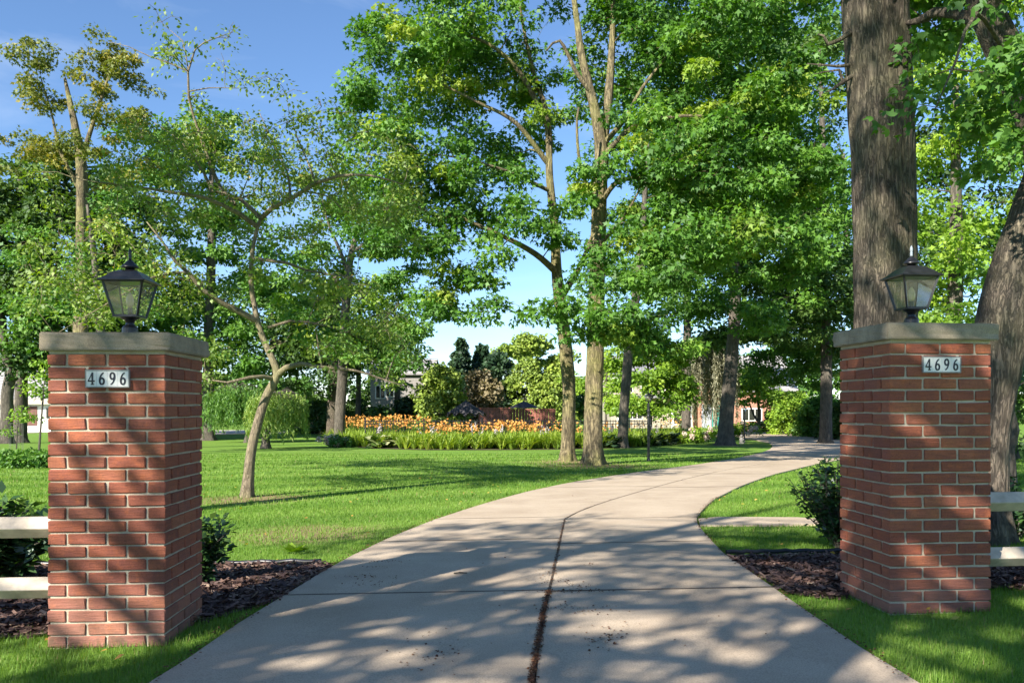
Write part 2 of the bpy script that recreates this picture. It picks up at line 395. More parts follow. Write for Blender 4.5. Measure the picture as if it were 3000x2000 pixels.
M['leaf_crab'] = leaf_mat('leaf_crabapple', [(0.0, (0.065, 0.12, 0.012)), (0.5, (0.13, 0.20, 0.02)), (0.9, (0.21, 0.28, 0.035)), (0.96, (0.33, 0.26, 0.04)), (1.0, (0.40, 0.19, 0.05))], 0.38, gloss=0.04)
M['leaf_bronze'] = leaf_mat('leaf_bronze', [(0.0, (0.06, 0.085, 0.010)), (0.5, (0.125, 0.15, 0.016)), (1.0, (0.27, 0.21, 0.03))], 0.32)
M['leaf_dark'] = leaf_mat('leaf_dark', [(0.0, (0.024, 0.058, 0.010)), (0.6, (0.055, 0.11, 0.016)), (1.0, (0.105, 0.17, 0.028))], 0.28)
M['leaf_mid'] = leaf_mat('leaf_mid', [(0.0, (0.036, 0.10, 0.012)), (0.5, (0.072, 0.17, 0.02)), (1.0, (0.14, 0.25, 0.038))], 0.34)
M['leaf_lime'] = leaf_mat('leaf_lime', [(0.0, (0.085, 0.165, 0.012)), (0.5, (0.15, 0.26, 0.018)), (1.0, (0.25, 0.34, 0.03))], 0.40)
M['leaf_conifer'] = leaf_mat('leaf_conifer', [(0.0, (0.009, 0.026, 0.010)), (0.6, (0.02, 0.05, 0.018)), (1.0, (0.045, 0.085, 0.025))], 0.12)
M['leaf_cedar'] = leaf_mat('leaf_cedar', [(0.0, (0.07, 0.115, 0.016)), (0.5, (0.16, 0.23, 0.03)), (1.0, (0.26, 0.32, 0.05))], 0.2)
M['leaf_tan'] = leaf_mat('leaf_tan', [(0.0, (0.09, 0.075, 0.035)), (0.5, (0.17, 0.14, 0.07)), (1.0, (0.25, 0.20, 0.11))], 0.25)
M['leaf_birch'] = leaf_mat('leaf_birch', [(0.0, (0.10, 0.10, 0.06)), (0.5, (0.18, 0.18, 0.11)), (1.0, (0.30, 0.29, 0.19))], 0.25)
M['leaf_willow'] = leaf_mat('leaf_willow', [(0.0, (0.09, 0.16, 0.025)), (0.5, (0.17, 0.27, 0.045)), (1.0, (0.27, 0.33, 0.07))], 0.35)
M['leaf_shrub'] = leaf_mat('leaf_shrub', [(0.0, (0.012, 0.036, 0.012)), (0.6, (0.026, 0.065, 0.018)), (0.92, (0.05, 0.11, 0.025)), (1.0, (0.11, 0.19, 0.035))], 0.22, gloss=0.06, grough=0.4)
M['blade'] = leaf_mat('grass_blade', [(0.0, (0.065, 0.145, 0.016)), (0.5, (0.135, 0.25, 0.03)), (0.93, (0.22, 0.33, 0.06)), (0.97, (0.25, 0.23, 0.09)), (1.0, (0.32, 0.26, 0.13))], 0.35, gloss=0.015)
M['daylily'] = leaf_mat('daylily_leaf', [(0.0, (0.10, 0.18, 0.015)), (0.5, (0.23, 0.34, 0.03)), (0.92, (0.36, 0.42, 0.05)), (1.0, (0.45, 0.40, 0.12))], 0.35)
M['orange'] = leaf_mat('daylily_flower', [(0.0, (0.55, 0.20, 0.04)), (0.5, (0.72, 0.34, 0.07)), (1.0, (0.80, 0.52, 0.16))], 0.3, (1.1, 1.0, 0.8), 0.02)
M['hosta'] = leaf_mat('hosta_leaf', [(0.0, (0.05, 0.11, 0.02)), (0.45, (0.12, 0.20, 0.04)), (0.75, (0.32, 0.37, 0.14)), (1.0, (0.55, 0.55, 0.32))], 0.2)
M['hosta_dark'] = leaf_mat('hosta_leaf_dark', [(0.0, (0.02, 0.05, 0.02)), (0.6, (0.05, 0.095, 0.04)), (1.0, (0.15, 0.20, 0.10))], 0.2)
M['lilac'] = leaf_mat('hosta_flower', [(0.0, (0.5, 0.42, 0.48)), (1.0, (0.72, 0.64, 0.66))], 0.3, (1, 1, 1), 0.02)
M['pink'] = leaf_mat('hydrangea_flower', [(0.0, (0.62, 0.40, 0.36)), (0.6, (0.75, 0.60, 0.52)), (1.0, (0.80, 0.76, 0.66))], 0.3, (1, 1, 1), 0.02)
M['chip'] = leaf_mat('mulch_chip', [(0.0, (0.035, 0.020, 0.018)), (0.5, (0.095, 0.055, 0.045)), (0.9, (0.19, 0.115, 0.085)), (1.0, (0.34, 0.25, 0.18))], 0.0, gloss=0.03)
M['litter'] = leaf_mat('brown_litter', [(0.0, (0.05, 0.022, 0.012)), (0.6, (0.12, 0.05, 0.025)), (1.0, (0.22, 0.11, 0.05))], 0.05, gloss=0.02)
M['canvas'] = simple_mat('charcoal_canvas', (0.04, 0.038, 0.042), 0.85, 0.15, 8)
M['redwood'] = simple_mat('red_boards', (0.30, 0.11, 0.08), 0.8, 0.2, 4)
M['wood'] = simple_mat('weathered_wood', (0.33, 0.25, 0.155), 0.85, 0.25, 5)
M['stone'] = simple_mat('grey_stone', (0.24, 0.225, 0.21), 0.9, 0.25, 9)
M['white'] = simple_mat('white_paint', (0.74, 0.73, 0.70), 0.6, 0.05, 5)
M['cream'] = striped_mat('cream_siding', (0.40, 0.35, 0.28), 5.0, 0.75)
M['roof_grey'] = striped_mat('grey_shingles', (0.24, 0.235, 0.26), 6.0, 0.7)
M['roof_pale'] = striped_mat('pale_shakes', (0.36, 0.345, 0.34), 4.2, 0.45, thick=0.82)
M['house_brick'] = house_brick()
M['brown_door'] = simple_mat('brown_door', (0.13, 0.055, 0.04), 0.7, 0.2, 4)
M['teal'] = simple_mat('teal_door', (0.02, 0.24, 0.21), 0.6, 0.1, 4)
M['grey_wall'] = simple_mat('grey_wall', (0.33, 0.36, 0.42), 0.8, 0.1, 4)
M['gravel'] = m_grain('pale_gravel', (0.42, 0.36, 0.33), (0.62, 0.55, 0.5), 20, 4, bmp=0.8)

# ------------------------------------------------------------------ the setting: lawn sheet, driveway, beds
def axis(lo, hi, near_lo, near_hi, step, grow):
    a = list(np.arange(near_lo, near_hi + 1e-6, step)); s = step
    while a[-1] < hi: s *= grow; a.append(a[-1] + s)
    s = step
    while a[0] > lo: s *= grow; a.insert(0, a[0] - s)
    return np.array(a)
gx = axis(-900, 900, -12, 12, 0.75, 1.25); gy = axis(-60, 1500, -6, 60, 1.0, 1.3)
XX, YY = np.meshgrid(gx, gy); ZZ = gzv(XX, YY)
nv = XX.size; W = len(gx)
idx = np.arange(nv).reshape(XX.shape)
quads = np.stack([idx[:-1, :-1], idx[:-1, 1:], idx[1:, 1:], idx[1:, :-1]], -1).reshape(-1, 4)
me = bpy.data.meshes.new('lawn'); me.from_pydata(np.stack([XX, YY, ZZ], -1).reshape(-1, 3).tolist(), [], quads.tolist()); me.update()
lawn = link('lawn', me, M['lawn']); tag(lawn, 'mown green lawn spreading under the trees', None, None, 'structure')

D2S = 1.27551          # the display the outlines were read from -> photo pixels
def gd(pts): return [G(x * D2S, y * D2S) for x, y in pts]
# driveway: left edge, centre joint, right edge; the same number of stations on each
def resample(pts, ys):
    """points on a ground polyline at the given depths"""
    out = []
    for yy in ys:
        for a, b in zip(pts[:-1], pts[1:]):
            if a.y <= yy <= b.y:
                t = (yy - a.y) / (b.y - a.y + 1e-9); out.append((a.x + (b.x - a.x) * t, yy)); break
        else:
            a, b = (pts[0], pts[1]) if yy < pts[0].y else (pts[-2], pts[-1])
            t = (yy - a.y) / (b.y - a.y + 1e-9); out.append((a.x + (b.x - a.x) * t, yy))
    return out
L_pts = gd([(365, 1568), (520, 1455), (645, 1378), (770, 1300), (850, 1259), (925, 1226), (1000, 1196), (1100, 1163), (1200, 1134), (1300, 1112), (1430, 1091), (1580, 1071), (1690, 1054)])
C_pts = gd([(1222, 1568), (1252, 1400), (1262, 1362), (1280, 1280), (1290, 1230), (1298, 1194), (1345, 1172), (1400, 1153), (1500, 1123), (1570, 1104), (1650, 1085), (1720, 1072), (1830, 1054)])
R_pts = gd([(2085, 1568), (1825, 1390), (1670, 1282), (1622, 1232), (1602, 1205), (1602, 1188), (1638, 1152), (1700, 1120), (1780, 1091), (1860, 1071), (1945, 1054)])
def row_y(x, y): return G(x * D2S, y * D2S).y
rows_l = [-2.0, 1.2, row_y(1222, 1625), row_y(1000, 1368), row_y(1100, 1245), row_y(1240, 1192), row_y(1450, 1120), row_y(1560, 1090), row_y(1700, 1068), row_y(1780, 1054.5)]
rows_r = [-2.0, 1.2, row_y(1222, 1625), row_y(1500, 1361), row_y(1450, 1251), row_y(1450, 1194), row_y(1550, 1122), row_y(1700, 1090), row_y(1800, 1069), row_y(1850, 1054.5)]
drive = empty('driveway', (0, 0, 0)); tag(drive, 'curving concrete driveway of large joined slabs', None, None, 'structure')
def slab(name, A, B, y0, y1, gap=0.009):
    """one concrete slab between edge curves A and B from depth y0 to y1; rounded arris, joint faces go down"""
    n = max(3, int((y1 - y0) / 0.7)); ys = np.linspace(y0 + gap, y1 - gap, n + 1)
    a = resample(A, ys); b = resample(B, ys); nu = 5; mb = MB(); jit = random.uniform(-0.0012, 0.0012)
    us = [0, 0.012] + [i / nu for i in range(1, nu)] + [0.988, 1]
    V = []
    for j, yy in enumerate(ys):
        w = max(0.05, b[j][0] - a[j][0])
        for u in us:
            x = a[j][0] + gap + (w - 2 * gap) * u
            edge = u in (0, 1) or j in (0, n)
            V.append((x, yy, gz(x, yy) + 0.0305 + jit - (0.0045 if edge else 0)))
    k = len(us); F = [(j * k + i, j * k + i + 1, (j + 1) * k + i + 1, (j + 1) * k + i) for j in range(n) for i in range(k - 1)]
    ring = [i for i in range(k)] + [j * k + k - 1 for j in range(1, n + 1)] + [n * k + i for i in range(k - 2, -1, -1)] + [j * k for j in range(n - 1, 0, -1)]
    base = len(V); V += [(V[r][0], V[r][1], V[r][2] - 0.09) for r in ring]
    F += [(ring[(i + 1) % len(ring)], ring[i], base + i, base + (i + 1) % len(ring)) for i in range(len(ring))]
    mb.add(V, F); return mb.build(name, M['drive'], drive, False)
L0 = [Vector((L_pts[0].x - 1.5, -2.5, 0)), Vector((L_pts[0].x - 0.35, 1.5, 0))] + L_pts
R0 = [Vector((R_pts[0].x + 1.5, -2.5, 0)), Vector((R_pts[0].x + 0.35, 1.5, 0))] + R_pts
C0 = [Vector((C_pts[0].x - 0.15, -2.5, 0))] + C_pts
for a, b in zip(rows_l[:-1], rows_l[1:]): slab('concrete_slab', L0, C0, a, b)
for a, b in zip(rows_r[:-1], rows_r[1:]): slab('concrete_slab', C0, R0, a, b)
DRIVE_POLY = [(p.x, p.y) for p in L0] + [(p.x, p.y) for p in reversed(R0)]
joint_bed = ground_patch('joint_bed', [(p[0] + (0.03 if i < len(L0) else -0.03), p[1]) for i, p in enumerate(DRIVE_POLY)], 0.004, M['soil'], 0, 1.2, drive)
def joint_strip(pts, w):
    """dirt packed into a joint, flush with the slab arrises"""
    mb = MB(); V, F = [], []
    for i, p in enumerate(pts):
        a, b = pts[max(i - 1, 0)], pts[min(i + 1, len(pts) - 1)]; d = Vector((b[0] - a[0], b[1] - a[1])).normalized(); q = Vector((-d.y, d.x)) * (w / 2 * random.uniform(0.8, 1.2))
        for sg in (-1, 1): x, y = p[0] + q.x * sg, p[1] + q.y * sg; V.append((x, y, gz(x, y) + 0.0275))
    for i in range(len(pts) - 1): F.append((2 * i + 1, 2 * i, 2 * i + 2, 2 * i + 3))
    mb.add(V, F); mb.build('joint_fill', M['joint'], drive)
joint_strip(resample(C0, np.arange(-1.9, rows_r[-1], 0.35)), 0.017)
for rows, E0, E1 in ((rows_l, L0, C0), (rows_r, C0, R0)):
    for yy in rows[1:-1]:
        a, b = resample(E0, [yy])[0], resample(E1, [yy])[0]; joint_strip([(a[0] + (b[0] - a[0]) * t, yy) for t in np.linspace(0.005, 0.995, 9)], 0.026)
yl, yr = rows_l[-1], rows_r[-1]
le = resample(L0, [yl])[0]; ce_l = resample(C0, [yl])[0]; ce_r = resample(C0, [yr])[0]; re = resample(R0, [yr])[0]
court_px = [(1745, 1042), (1768, 1033), (1776, 1025), (1766, 1017), (1735, 1011), (1690, 1006), (1625, 1000), (1640, 992), (1700, 988.5), (1800, 987.5), (1930, 990), (2050, 994), (2200, 1003), (2300, 1020), (2250, 1036), (2080, 1047)]
COURT = [le] + [(p.x, p.y) for p in gd(court_px)] + [re, ce_r, ce_l]
court = ground_patch('courtyard_pavement', COURT, 0.028, M['drive'], 0.06, 2.0); tag(court, 'pale concrete court where the drive bends away', None, None, 'structure')
COURT_FULL = COURT

MULCH_L = [(p.x, p.y) for p in gd([(-60, 1480), (0, 1468), (115, 1462), (460, 1432), (560, 1404), (640, 1382), (770, 1301), (735, 1299), (400, 1302), (0, 1307), (-60, 1308)])]
MULCH_R = [(p.x, p.y) for p in gd([(1668, 1283), (1700, 1305), (1815, 1366), (1905, 1378), (1990, 1368), (2300, 1352), (2480, 1368), (2480, 1286), (2300, 1280), (1900, 1277)])]
bed_l = ground_patch('mulch_bed', MULCH_L, 0.012, M['mulch_base'], 0, 0.5); tag(bed_l, 'dark mulch bed round the left gate pillar', None, None, 'structure')
bed_r = ground_patch('mulch_bed', MULCH_R, 0.012, M['mulch_base'], 0, 0.5); tag(bed_r, 'brown mulch bed round the right gate pillar', None, None, 'structure')
PAD = [(p.x, p.y) for p in gd([(1604, 1194), (1650, 1190), (1830, 1191), (1900, 1196), (1900, 1207), (1760, 1209), (1608, 1209)])]
pad = ground_patch('paved_path', PAD, 0.02, M['drive'], 0.05, 0.6); tag(pad, 'short flat concrete path leading off the drive', None, None, 'structure')
gravel = ground_patch('gravel_path', [(p.x, p.y) for p in gd([(300, 998), (470, 999), (560, 996), (700, 997), (800, 997), (800, 993.5), (690, 990), (560, 988), (470, 988), (300, 990)])], 0.02, M['gravel'], 0, 2.0)
tag(gravel, 'strip of pale gravel beyond the lawn', None, None, 'structure')
road_l = ground_patch('garden_path', [(p.x, p.y) for p in gd([(-300, 998), (0, 997), (130, 992), (200, 990), (200, 986.5), (130, 988), (0, 992), (-300, 993)])], 0.02, M['gravel'], 0, 2.0)
tag(road_l, 'thin pale path in front of the white house', None, None, 'structure')

# ------------------------------------------------------------------ gate pillars
CO, BL, BW, BH = 0.0677, 0.1935, 0.0915, 0.0575
SIDE = 0.6095
def brick_mesh(i, length):
    bm = bmesh.new(); bmesh.ops.create_cube(bm, size=1.0)
    bmesh.ops.scale(bm, vec=(length, BW, BH), verts=bm.verts)
    bmesh.ops.bevel(bm, geom=bm.edges[:], offset=0.0042, segments=1, affect='EDGES')
    r = random.Random(i)
    for v in bm.verts: v.co += Vector((r.uniform(-1, 1), r.uniform(-1, 1), r.uniform(-1, 1))) * 0.0021
    me = bpy.data.meshes.new('brick'); bm.to_mesh(me); bm.free(); me.materials.append(M['brick']); return me
BRICKS = [brick_mesh(i, BL) for i in range(10)]

def make_pillar(loc, rz, label, top_label):
    root = empty('gate_pillar', loc, rz, label, 'pillar', 'brick gate pillars')
    n = 23; H = n * CO; s = SIDE / 2
    core = MB(); core.box(-s + 0.009, s - 0.009, -s + 0.009, s - 0.009, -0.25, H + 0.004)
    core.build('mortar_core', M['mortar'], root)
    for c in range(n):
        z = CO * c + BH / 2 + 0.004
        q = c % 2 == 0            # q: the front shows header, stretcher, stretcher, header
        places = []
        for k in (-1, 0, 1):      # three stretchers right across, on two opposite sides
            for sg in (-1, 1): places.append((k * 0.208, sg * (s - BW / 2), 0))
        for k in (-0.5, 0.5):     # two between, on the other two
            for sg in (-1, 1): places.append((sg * (s - BW / 2), k * 0.208, 1))
        for (x, y, r) in places:
            if q: x, y, r = -y, x, 1 - r
            b = bpy.data.objects.new('brick', random.choice(BRICKS)); COL.objects.link(b); b.parent = root
            pr = random.gauss(0, 0.0012)
            b.location = (x + math.copysign(pr, x) * (1 if r else 0), y + math.copysign(pr, y) * (0 if r else 1), z + random.gauss(0, 0.0008))
            b.rotation_euler = (random.choice((0, math.pi)) + random.gauss(0, 0.004), 0, math.radians(90) * r + random.choice((0, math.pi)) + random.gauss(0, 0.004))
    bm = bmesh.new(); bmesh.ops.create_cube(bm, size=1.0); cw = SIDE + 0.064
    bmesh.ops.scale(bm, vec=(cw, cw, 0.096), verts=bm.verts); bmesh.ops.translate(bm, vec=(0, 0, H + 0.014 + 0.048), verts=bm.verts)
    bmesh.ops.subdivide_edges(bm, edges=bm.edges[:], cuts=5, use_grid_fill=True)
    for v in bm.verts: v.co += Vector((random.gauss(0, 1), random.gauss(0, 1), random.gauss(0, 1))) * 0.0009
    bmesh.ops.bevel(bm, geom=[e for e in bm.edges if len(e.link_faces) == 2 and e.calc_face_angle() > 1.0], offset=0.006, segments=2, affect='EDGES')
    me = bpy.data.meshes.new('capstone'); bm.to_mesh(me); bm.free(); link('capstone', me, M['cap'], root)
    bedj = MB(); bedj.box(-s + 0.004, s - 0.004, -s + 0.004, s - 0.004, H - 0.003, H + 0.0145); bedj.build('mortar_bed', M['mortar'], root)
    return root, H + 0.11
def face_center(corner, rz, side):
    """pillar centre from its front inner corner (side=+1: the corner is the pillar's right front one)"""
    ax = Vector((math.cos(rz), math.sin(rz), 0)); ay = Vector((-math.sin(rz), math.cos(rz), 0))
    return Vector(corner) - ax * (side * SIDE / 2) + ay * (SIDE / 2)
RZ_L, RZ_R = math.radians(2.4), math.radians(4.8)
cL = face_center((-1.841, 4.53, 0.0), RZ_L, 1); cR = face_center((2.160, 4.88, 0.0), RZ_R, -1)
cL.z, cR.z = 0.0, 0.087
pillarL, TOP = make_pillar(cL, RZ_L, 'red brick gate pillar with its inner side in shade, mulch and lawn behind it', '')
pillarR, TOP = make_pillar(cR, RZ_R, 'sunlit red brick gate pillar standing in front of the thick furrowed tree trunk', '')

# number plaques ------------------------------------------------------
def stroke(mb, pts, ws, closed=False, z=0.0, t=0.0012):
    n = len(pts); L, R = [], []
    for i, p in enumerate(pts):
        a = Vector(pts[i - 1] if (i or closed) else pts[i]); b = Vector(pts[(i + 1) % n] if (i < n - 1 or closed) else pts[i])
        d = (b - a).normalized(); q = Vector((-d.y, d.x)); p = Vector(p)
        L.append(p + q * ws[i] / 2); R.append(p - q * ws[i] / 2)
    v = [(x.x, -t - z, x.y) for x in L] + [(x.x, -t - z, x.y) for x in R] + [(x.x, -z, x.y) for x in L] + [(x.x, -z, x.y) for x in R]
    f = []
    for i in range(n if closed else n - 1):
        j = (i + 1) % n
        f += [(i, j, n + j, n + i), (2 * n + i, i, n + i, 3 * n + i)][:1] + [(i, 2 * n + i, 2 * n + j, j), (n + j, 3 * n + j, 3 * n + i, n + i)]
    mb.add(v, f)
def digit_mesh(ch):
    mb = MB()
    if ch in '69':
        ring = [(0.5 + 0.245 * math.cos(a), 0.30 + 0.235 * math.sin(a)) for a in np.linspace(0, 2 * math.pi, 24, endpoint=False)]
        w = [0.12 + 0.10 * abs(math.cos(a)) for a in np.linspace(0, 2 * math.pi, 24, endpoint=False)]
        stroke(mb, ring, w, True)
        t = np.linspace(0, 1, 12); arc = [(0.72 - 0.47 * math.sin(q * math.pi / 2) ** 0.9, 0.93 - 0.62 * (1 - math.cos(q * math.pi / 2)) ** 0.85) for q in t]
        stroke(mb, arc, [0.09 + 0.13 * q for q in t], False, 0.0004)
        if ch == '9': mb.v = [(1 - x, y, 1 - z) for x, y, z in mb.v]; 
    else:
        stroke(mb, [(0.60, 0.95), (0.36, 0.62), (0.14, 0.34)], [0.12, 0.10, 0.10])
        stroke(mb, [(0.08, 0.315), (0.90, 0.315)], [0.115, 0.115], False, 0.0003)
        stroke(mb, [(0.62, 0.97), (0.62, 0.06)], [0.20, 0.20], False, 0.0006)
        stroke(mb, [(0.44, 0.06), (0.82, 0.06)], [0.08, 0.08], False, 0.0009)
    s = 0.052; mb.v = [((x - 0.5) * s * 0.86, y, (z - 0.5) * s * 1.32) for x, y, z in mb.v]
    return mb
def plaque(px, py, pillar, rz, label):
    # on the front face of a pillar, at the photo position (px, py)
    n = Vector((math.sin(rz), -math.cos(rz), 0)); fc = Vector(pillar.location) + n * (SIDE / 2)
    d0 = Vector(((px - PCX) / FPX, 1, (HY - py) / FPX)); c = Vector((0, 0, CAMZ))
    t = (fc - c).dot(n) / d0.dot(n); p = c + d0 * t + n * 0.004
    root = empty('house_number_plaque', p, rz, label, 'number plaque', 'house number plaques')
    W, Hh = 0.222, 0.088
    fr = MB(); fr.box(-W / 2, W / 2, -0.009, 0.004, -Hh / 2, Hh / 2)
    for z in (-Hh / 2, Hh / 2): fr.box(-W / 2 - 0.002, W / 2 + 0.002, -0.015, 0.002, z - 0.003, z + 0.003)
    fr.box(W / 2 - 0.001, W / 2 + 0.003, -0.0145, 0.0015, -Hh / 2, Hh / 2); fr.box(-W / 2 - 0.003, -W / 2 + 0.001, -0.0145, 0.0015, -Hh / 2, Hh / 2)
    fr.build('frame', M['tile_frame'], root)
    for i, ch in enumerate('4696'):
        x = (i - 1.5) * 0.0545
        tl = MB(); tl.box(x - 0.0265, x + 0.0265, -0.0125, -0.0085, -0.0405, 0.0405); t_ = tl.build('number_tile', M['tile'], root)
        dm = digit_mesh(ch); dm.v = [(a + x, b - 0.0127, c2) for a, b, c2 in dm.v]; dm.build('digit', M['ink'], t_)
    return root
plaque(318, 1109, pillarL, RZ_L, 'white tile plaque reading 4696 on the pillar with the shaded inner side')
plaque(2755, 1068, pillarR, RZ_R, 'white tile plaque reading 4696 on the sunlit pillar by the thick trunk')

# lanterns ------------------------------------------------------------
def lantern_parts(root, clear_finial=False, s=1.0, z0=0.0):
    def B(mb, n, m, par=root, smooth=False):
        mb.v = [(x * s, y * s, z * s + z0) for x, y, z in mb.v]; return mb.build(n, m, par, smooth)
    base = MB(); base.lathe([(0.046, 0), (0.046, 0.012), (0.043, 0.016), (0.042, 0.052), (0.036, 0.062), (0.024, 0.070), (0.022, 0.082), (0.030, 0.096), (0.052, 0.108), (0.056, 0.114)], 20); B(base, 'pedestal', M['black'], smooth=False)
    zb, zt, hb, ht = 0.115, 0.306, 0.064, 0.108
    fr = MB(); fr.lathe([(hb + 0.006, 0.111), (hb + 0.006, 0.124), (hb - 0.004, 0.124), (hb - 0.004, 0.118)], 4, square=True)
    B(fr, 'bottom_frame', M['black'])
    tf = MB()
    for a in range(4):
        R = Matrix.Rotation(a * math.pi / 2, 4, 'Z')
        tf.bar(R @ Vector((-ht - 0.002, -ht, zt)), R @ Vector((ht + 0.002, -ht, zt)), 0.008, 0.012)
    B(tf, 'top_frame', M['black'])
    for a in range(4):
        R = Matrix.Rotation(a * math.pi / 2, 4, 'Z')
        mb = MB(); mb.bar(R @ Vector((-hb, -hb, zb)), R @ Vector((-ht, -ht, zt)), 0.011, 0.011); B(mb, 'corner_bar', M['black'])
        g = MB(); o = 0.003
        q = [R @ Vector(p) for p in ((-hb + 0.002, -hb + o, zb), (hb - 0.002, -hb + o, zb), (ht - 0.002, -ht + o, zt), (-ht + 0.002, -ht + o, zt))]
        g.add(q, [(0, 1, 2, 3)]); B(g, 'glass_pane', M['glass'])
    rf = MB(); prof = [(0.128, 0.304), (0.131, 0.309), (0.128, 0.314), (0.108, 0.326), (0.088, 0.345), (0.066, 0.364), (0.040, 0.376), (0.030, 0.378)]
    rf.lathe(prof, 4, square=True); B(rf, 'roof', M['black'])
    vc = MB(); vc.lathe([(0.026, 0.376), (0.026, 0.390), (0.048, 0.392), (0.049, 0.396), (0.040, 0.407), (0.030, 0.414), (0.027, 0.420), (0.018, 0.430), (0.009, 0.436), (0.006, 0.440)], 20); B(vc, 'vent_cap', M['black'], smooth=True)
    fi = MB(); fi.lathe([(0.006, 0.438), (0.010, 0.444), (0.006, 0.450), (0.009, 0.458), (0.006, 0.464), (0.008, 0.472), (0.009, 0.482), (0.006, 0.496), (0.001, 0.505)], 12)
    B(fi, 'finial', M['finial_glass'] if clear_finial else M['black'], smooth=True)
    so = MB(); so.lathe([(0.013, 0.115), (0.013, 0.165)], 12); B(so, 'socket', M['black'])
    bu = MB(); bu.lathe([(0.010, 0.165), (0.018, 0.18), (0.022, 0.205), (0.018, 0.228), (0.009, 0.246), (0.002, 0.256)], 14); B(bu, 'bulb', M['bulb'], smooth=True)
def pillar_lantern(pillar, rz, label, clear):
    p = Vector(pillar.location); r = empty('pillar_lantern', (p.x, p.y, p.z + TOP - 0.001), rz, label, 'lantern', 'lanterns on the gate pillars')
    lantern_parts(r, clear); return r
pillar_lantern(pillarL, RZ_L, 'black four-sided lantern with black finial on the pillar cap', False)
pillar_lantern(pillarR, RZ_R, 'black four-sided lantern with clear glass finial on the pillar cap', True)

# rail fences beside the pillars ---------------------------------------
def rail_fence(start, end, zs, label):
    r = empty('rail_fence', (end[0], end[1], gz(end[0], end[1])), 0, label, 'rail fence', 'cream rail fences')
    for i, z in enumerate(zs):
        a = Vector((start[0], start[1], z)); b = Vector((end[0], end[1], z)); d = (b - a).normalized(); mb = MB()
        h = 0.062; x = d.cross(Vector((0, 0, 1))).normalized()
        c = []
        for p in (a - d * 0.02, b + d * 0.05):
            for (u, w) in ((0, h), (h, 0.0), (0, -h), (-h, 0)): c.append(p + x * u + Vector((0, 0, w)))
        mb.add(c, [(0, 1, 2, 3), (7, 6, 5, 4), (0, 4, 5, 1), (1, 5, 6, 2), (2, 6, 7, 3), (3, 7, 4, 0)])
        mb.v = [tuple(Vector(v) - Vector(r.location)) for v in mb.v]
        o = mb.build('rail', M['rail'], r)
        bv = o.modifiers.new('soft_edges', 'BEVEL'); bv.width = 0.006; bv.segments = 2
    mb = MB(); g = 0
    mb.box(-0.065, 0.065, -0.065, 0.065, -0.2, 1.15); mb.lathe([(0.09, 1.15), (0.09, 1.165), (0.02, 1.22)], 4, square=True)
    mb.build('post', M['rail'], r)
    return r
yl_f = 4.78
zt = CAMZ - (1542 - HY) * yl_f / FPX; zb = CAMZ - (1718 - HY) * yl_f / FPX
rail_fence((-2.44, yl_f), (-5.1, yl_f - 0.25), (zt, zb), 'cream diamond-rail fence beside the pillar with the shaded inner side')
yr_f = 5.25
zt = CAMZ - (1470 - HY) * yr_f / FPX; zb = CAMZ - (1632 - HY) * yr_f / FPX
rail_fence((2.78, yr_f), (5.4, yr_f + 0.3), (zt, zb), 'cream diamond-rail fence beside the sunlit pillar')

# black plastic bed edging -----------------------------------------------
def edging(pxs, label):
    pts = [G(x * D2S, y * D2S) + Vector((0, 0, 0.035)) for x, y in pxs]
    fine = []
    for a, b in zip(pts[:-1], pts[1:]):
        for t in np.linspace(0, 1, 8, endpoint=False):
            q = a.lerp(b, t); fine.append(q + Vector((0, random.gauss(0, 0.004), random.gauss(0, 0.004))))
    fine.append(pts[-1]); mb = MB(); mb.tube(fine, [0.018] * len(fine), 10)
    mb.v = mb.v; o = mb.build('garden_edging', M['rubber'], None, True); tag(o, label, 'garden edging', 'black garden edging'); return o
edging([(-70, 1307), (0, 1304), (200, 1303), (460, 1301), (600, 1299), (738, 1297)], 'black tube edging between lawn and mulch, its end lying by the drive')
edging([(1668, 1278), (1760, 1275), (1880, 1274), (2000, 1273), (2300, 1272), (2480, 1275)], 'black tube edging between lawn and mulch behind the sunlit pillar')

# ------------------------------------------------------------------ foliage and trees
T_OVAL = np.array([(0, 0, 0), (0.30, 0.42, 0.06), (0, 1, -0.05), (-0.30, 0.42, 0.06)])
T_NARROW = np.array([(0, 0, 0), (0.10, 0.4, 0.02), (0, 1, -0.12), (-0.10, 0.4, 0.02)])
T_MAPLE = np.array([(0, 0, 0), (0.36, 0.10, 0.0), (0.52, 0.52, -0.06), (0.17, 0.50, 0.03), (0, 1, -0.10), (-0.17, 0.50, 0.03), (-0.52, 0.52, -0.06), (-0.36, 0.10, 0.0)])
T_MAPLE6 = T_MAPLE[[0, 2, 3, 4, 5, 6]]
T_BLOB = np.array([(0.1, 0, 0), (0.45, 0.35, 0.1), (0.2, 0.95, -0.1), (-0.25, 1, 0.05), (-0.5, 0.4, -0.05)])
TEMPL = {'oval': T_OVAL, 'narrow': T_NARROW, 'maple': T_MAPLE6, 'maple8': T_MAPLE, 'blob': T_BLOB}
def unit(a): return a / (np.linalg.norm(a, axis=-1, keepdims=True) + 1e-9)
def leaf_verts(O, A, N, size, kind):
    t = TEMPL[kind]; A = unit(A); S = unit(np.cross(A, N)); Nn = np.cross(S, A)
    s = np.asarray(size).reshape(-1, 1, 1)
    return O[:, None, :] + s * (t[None, :, 0:1] * S[:, None, :] + t[None, :, 1:2] * A[:, None, :] + t[None, :, 2:3] * Nn[:, None, :])

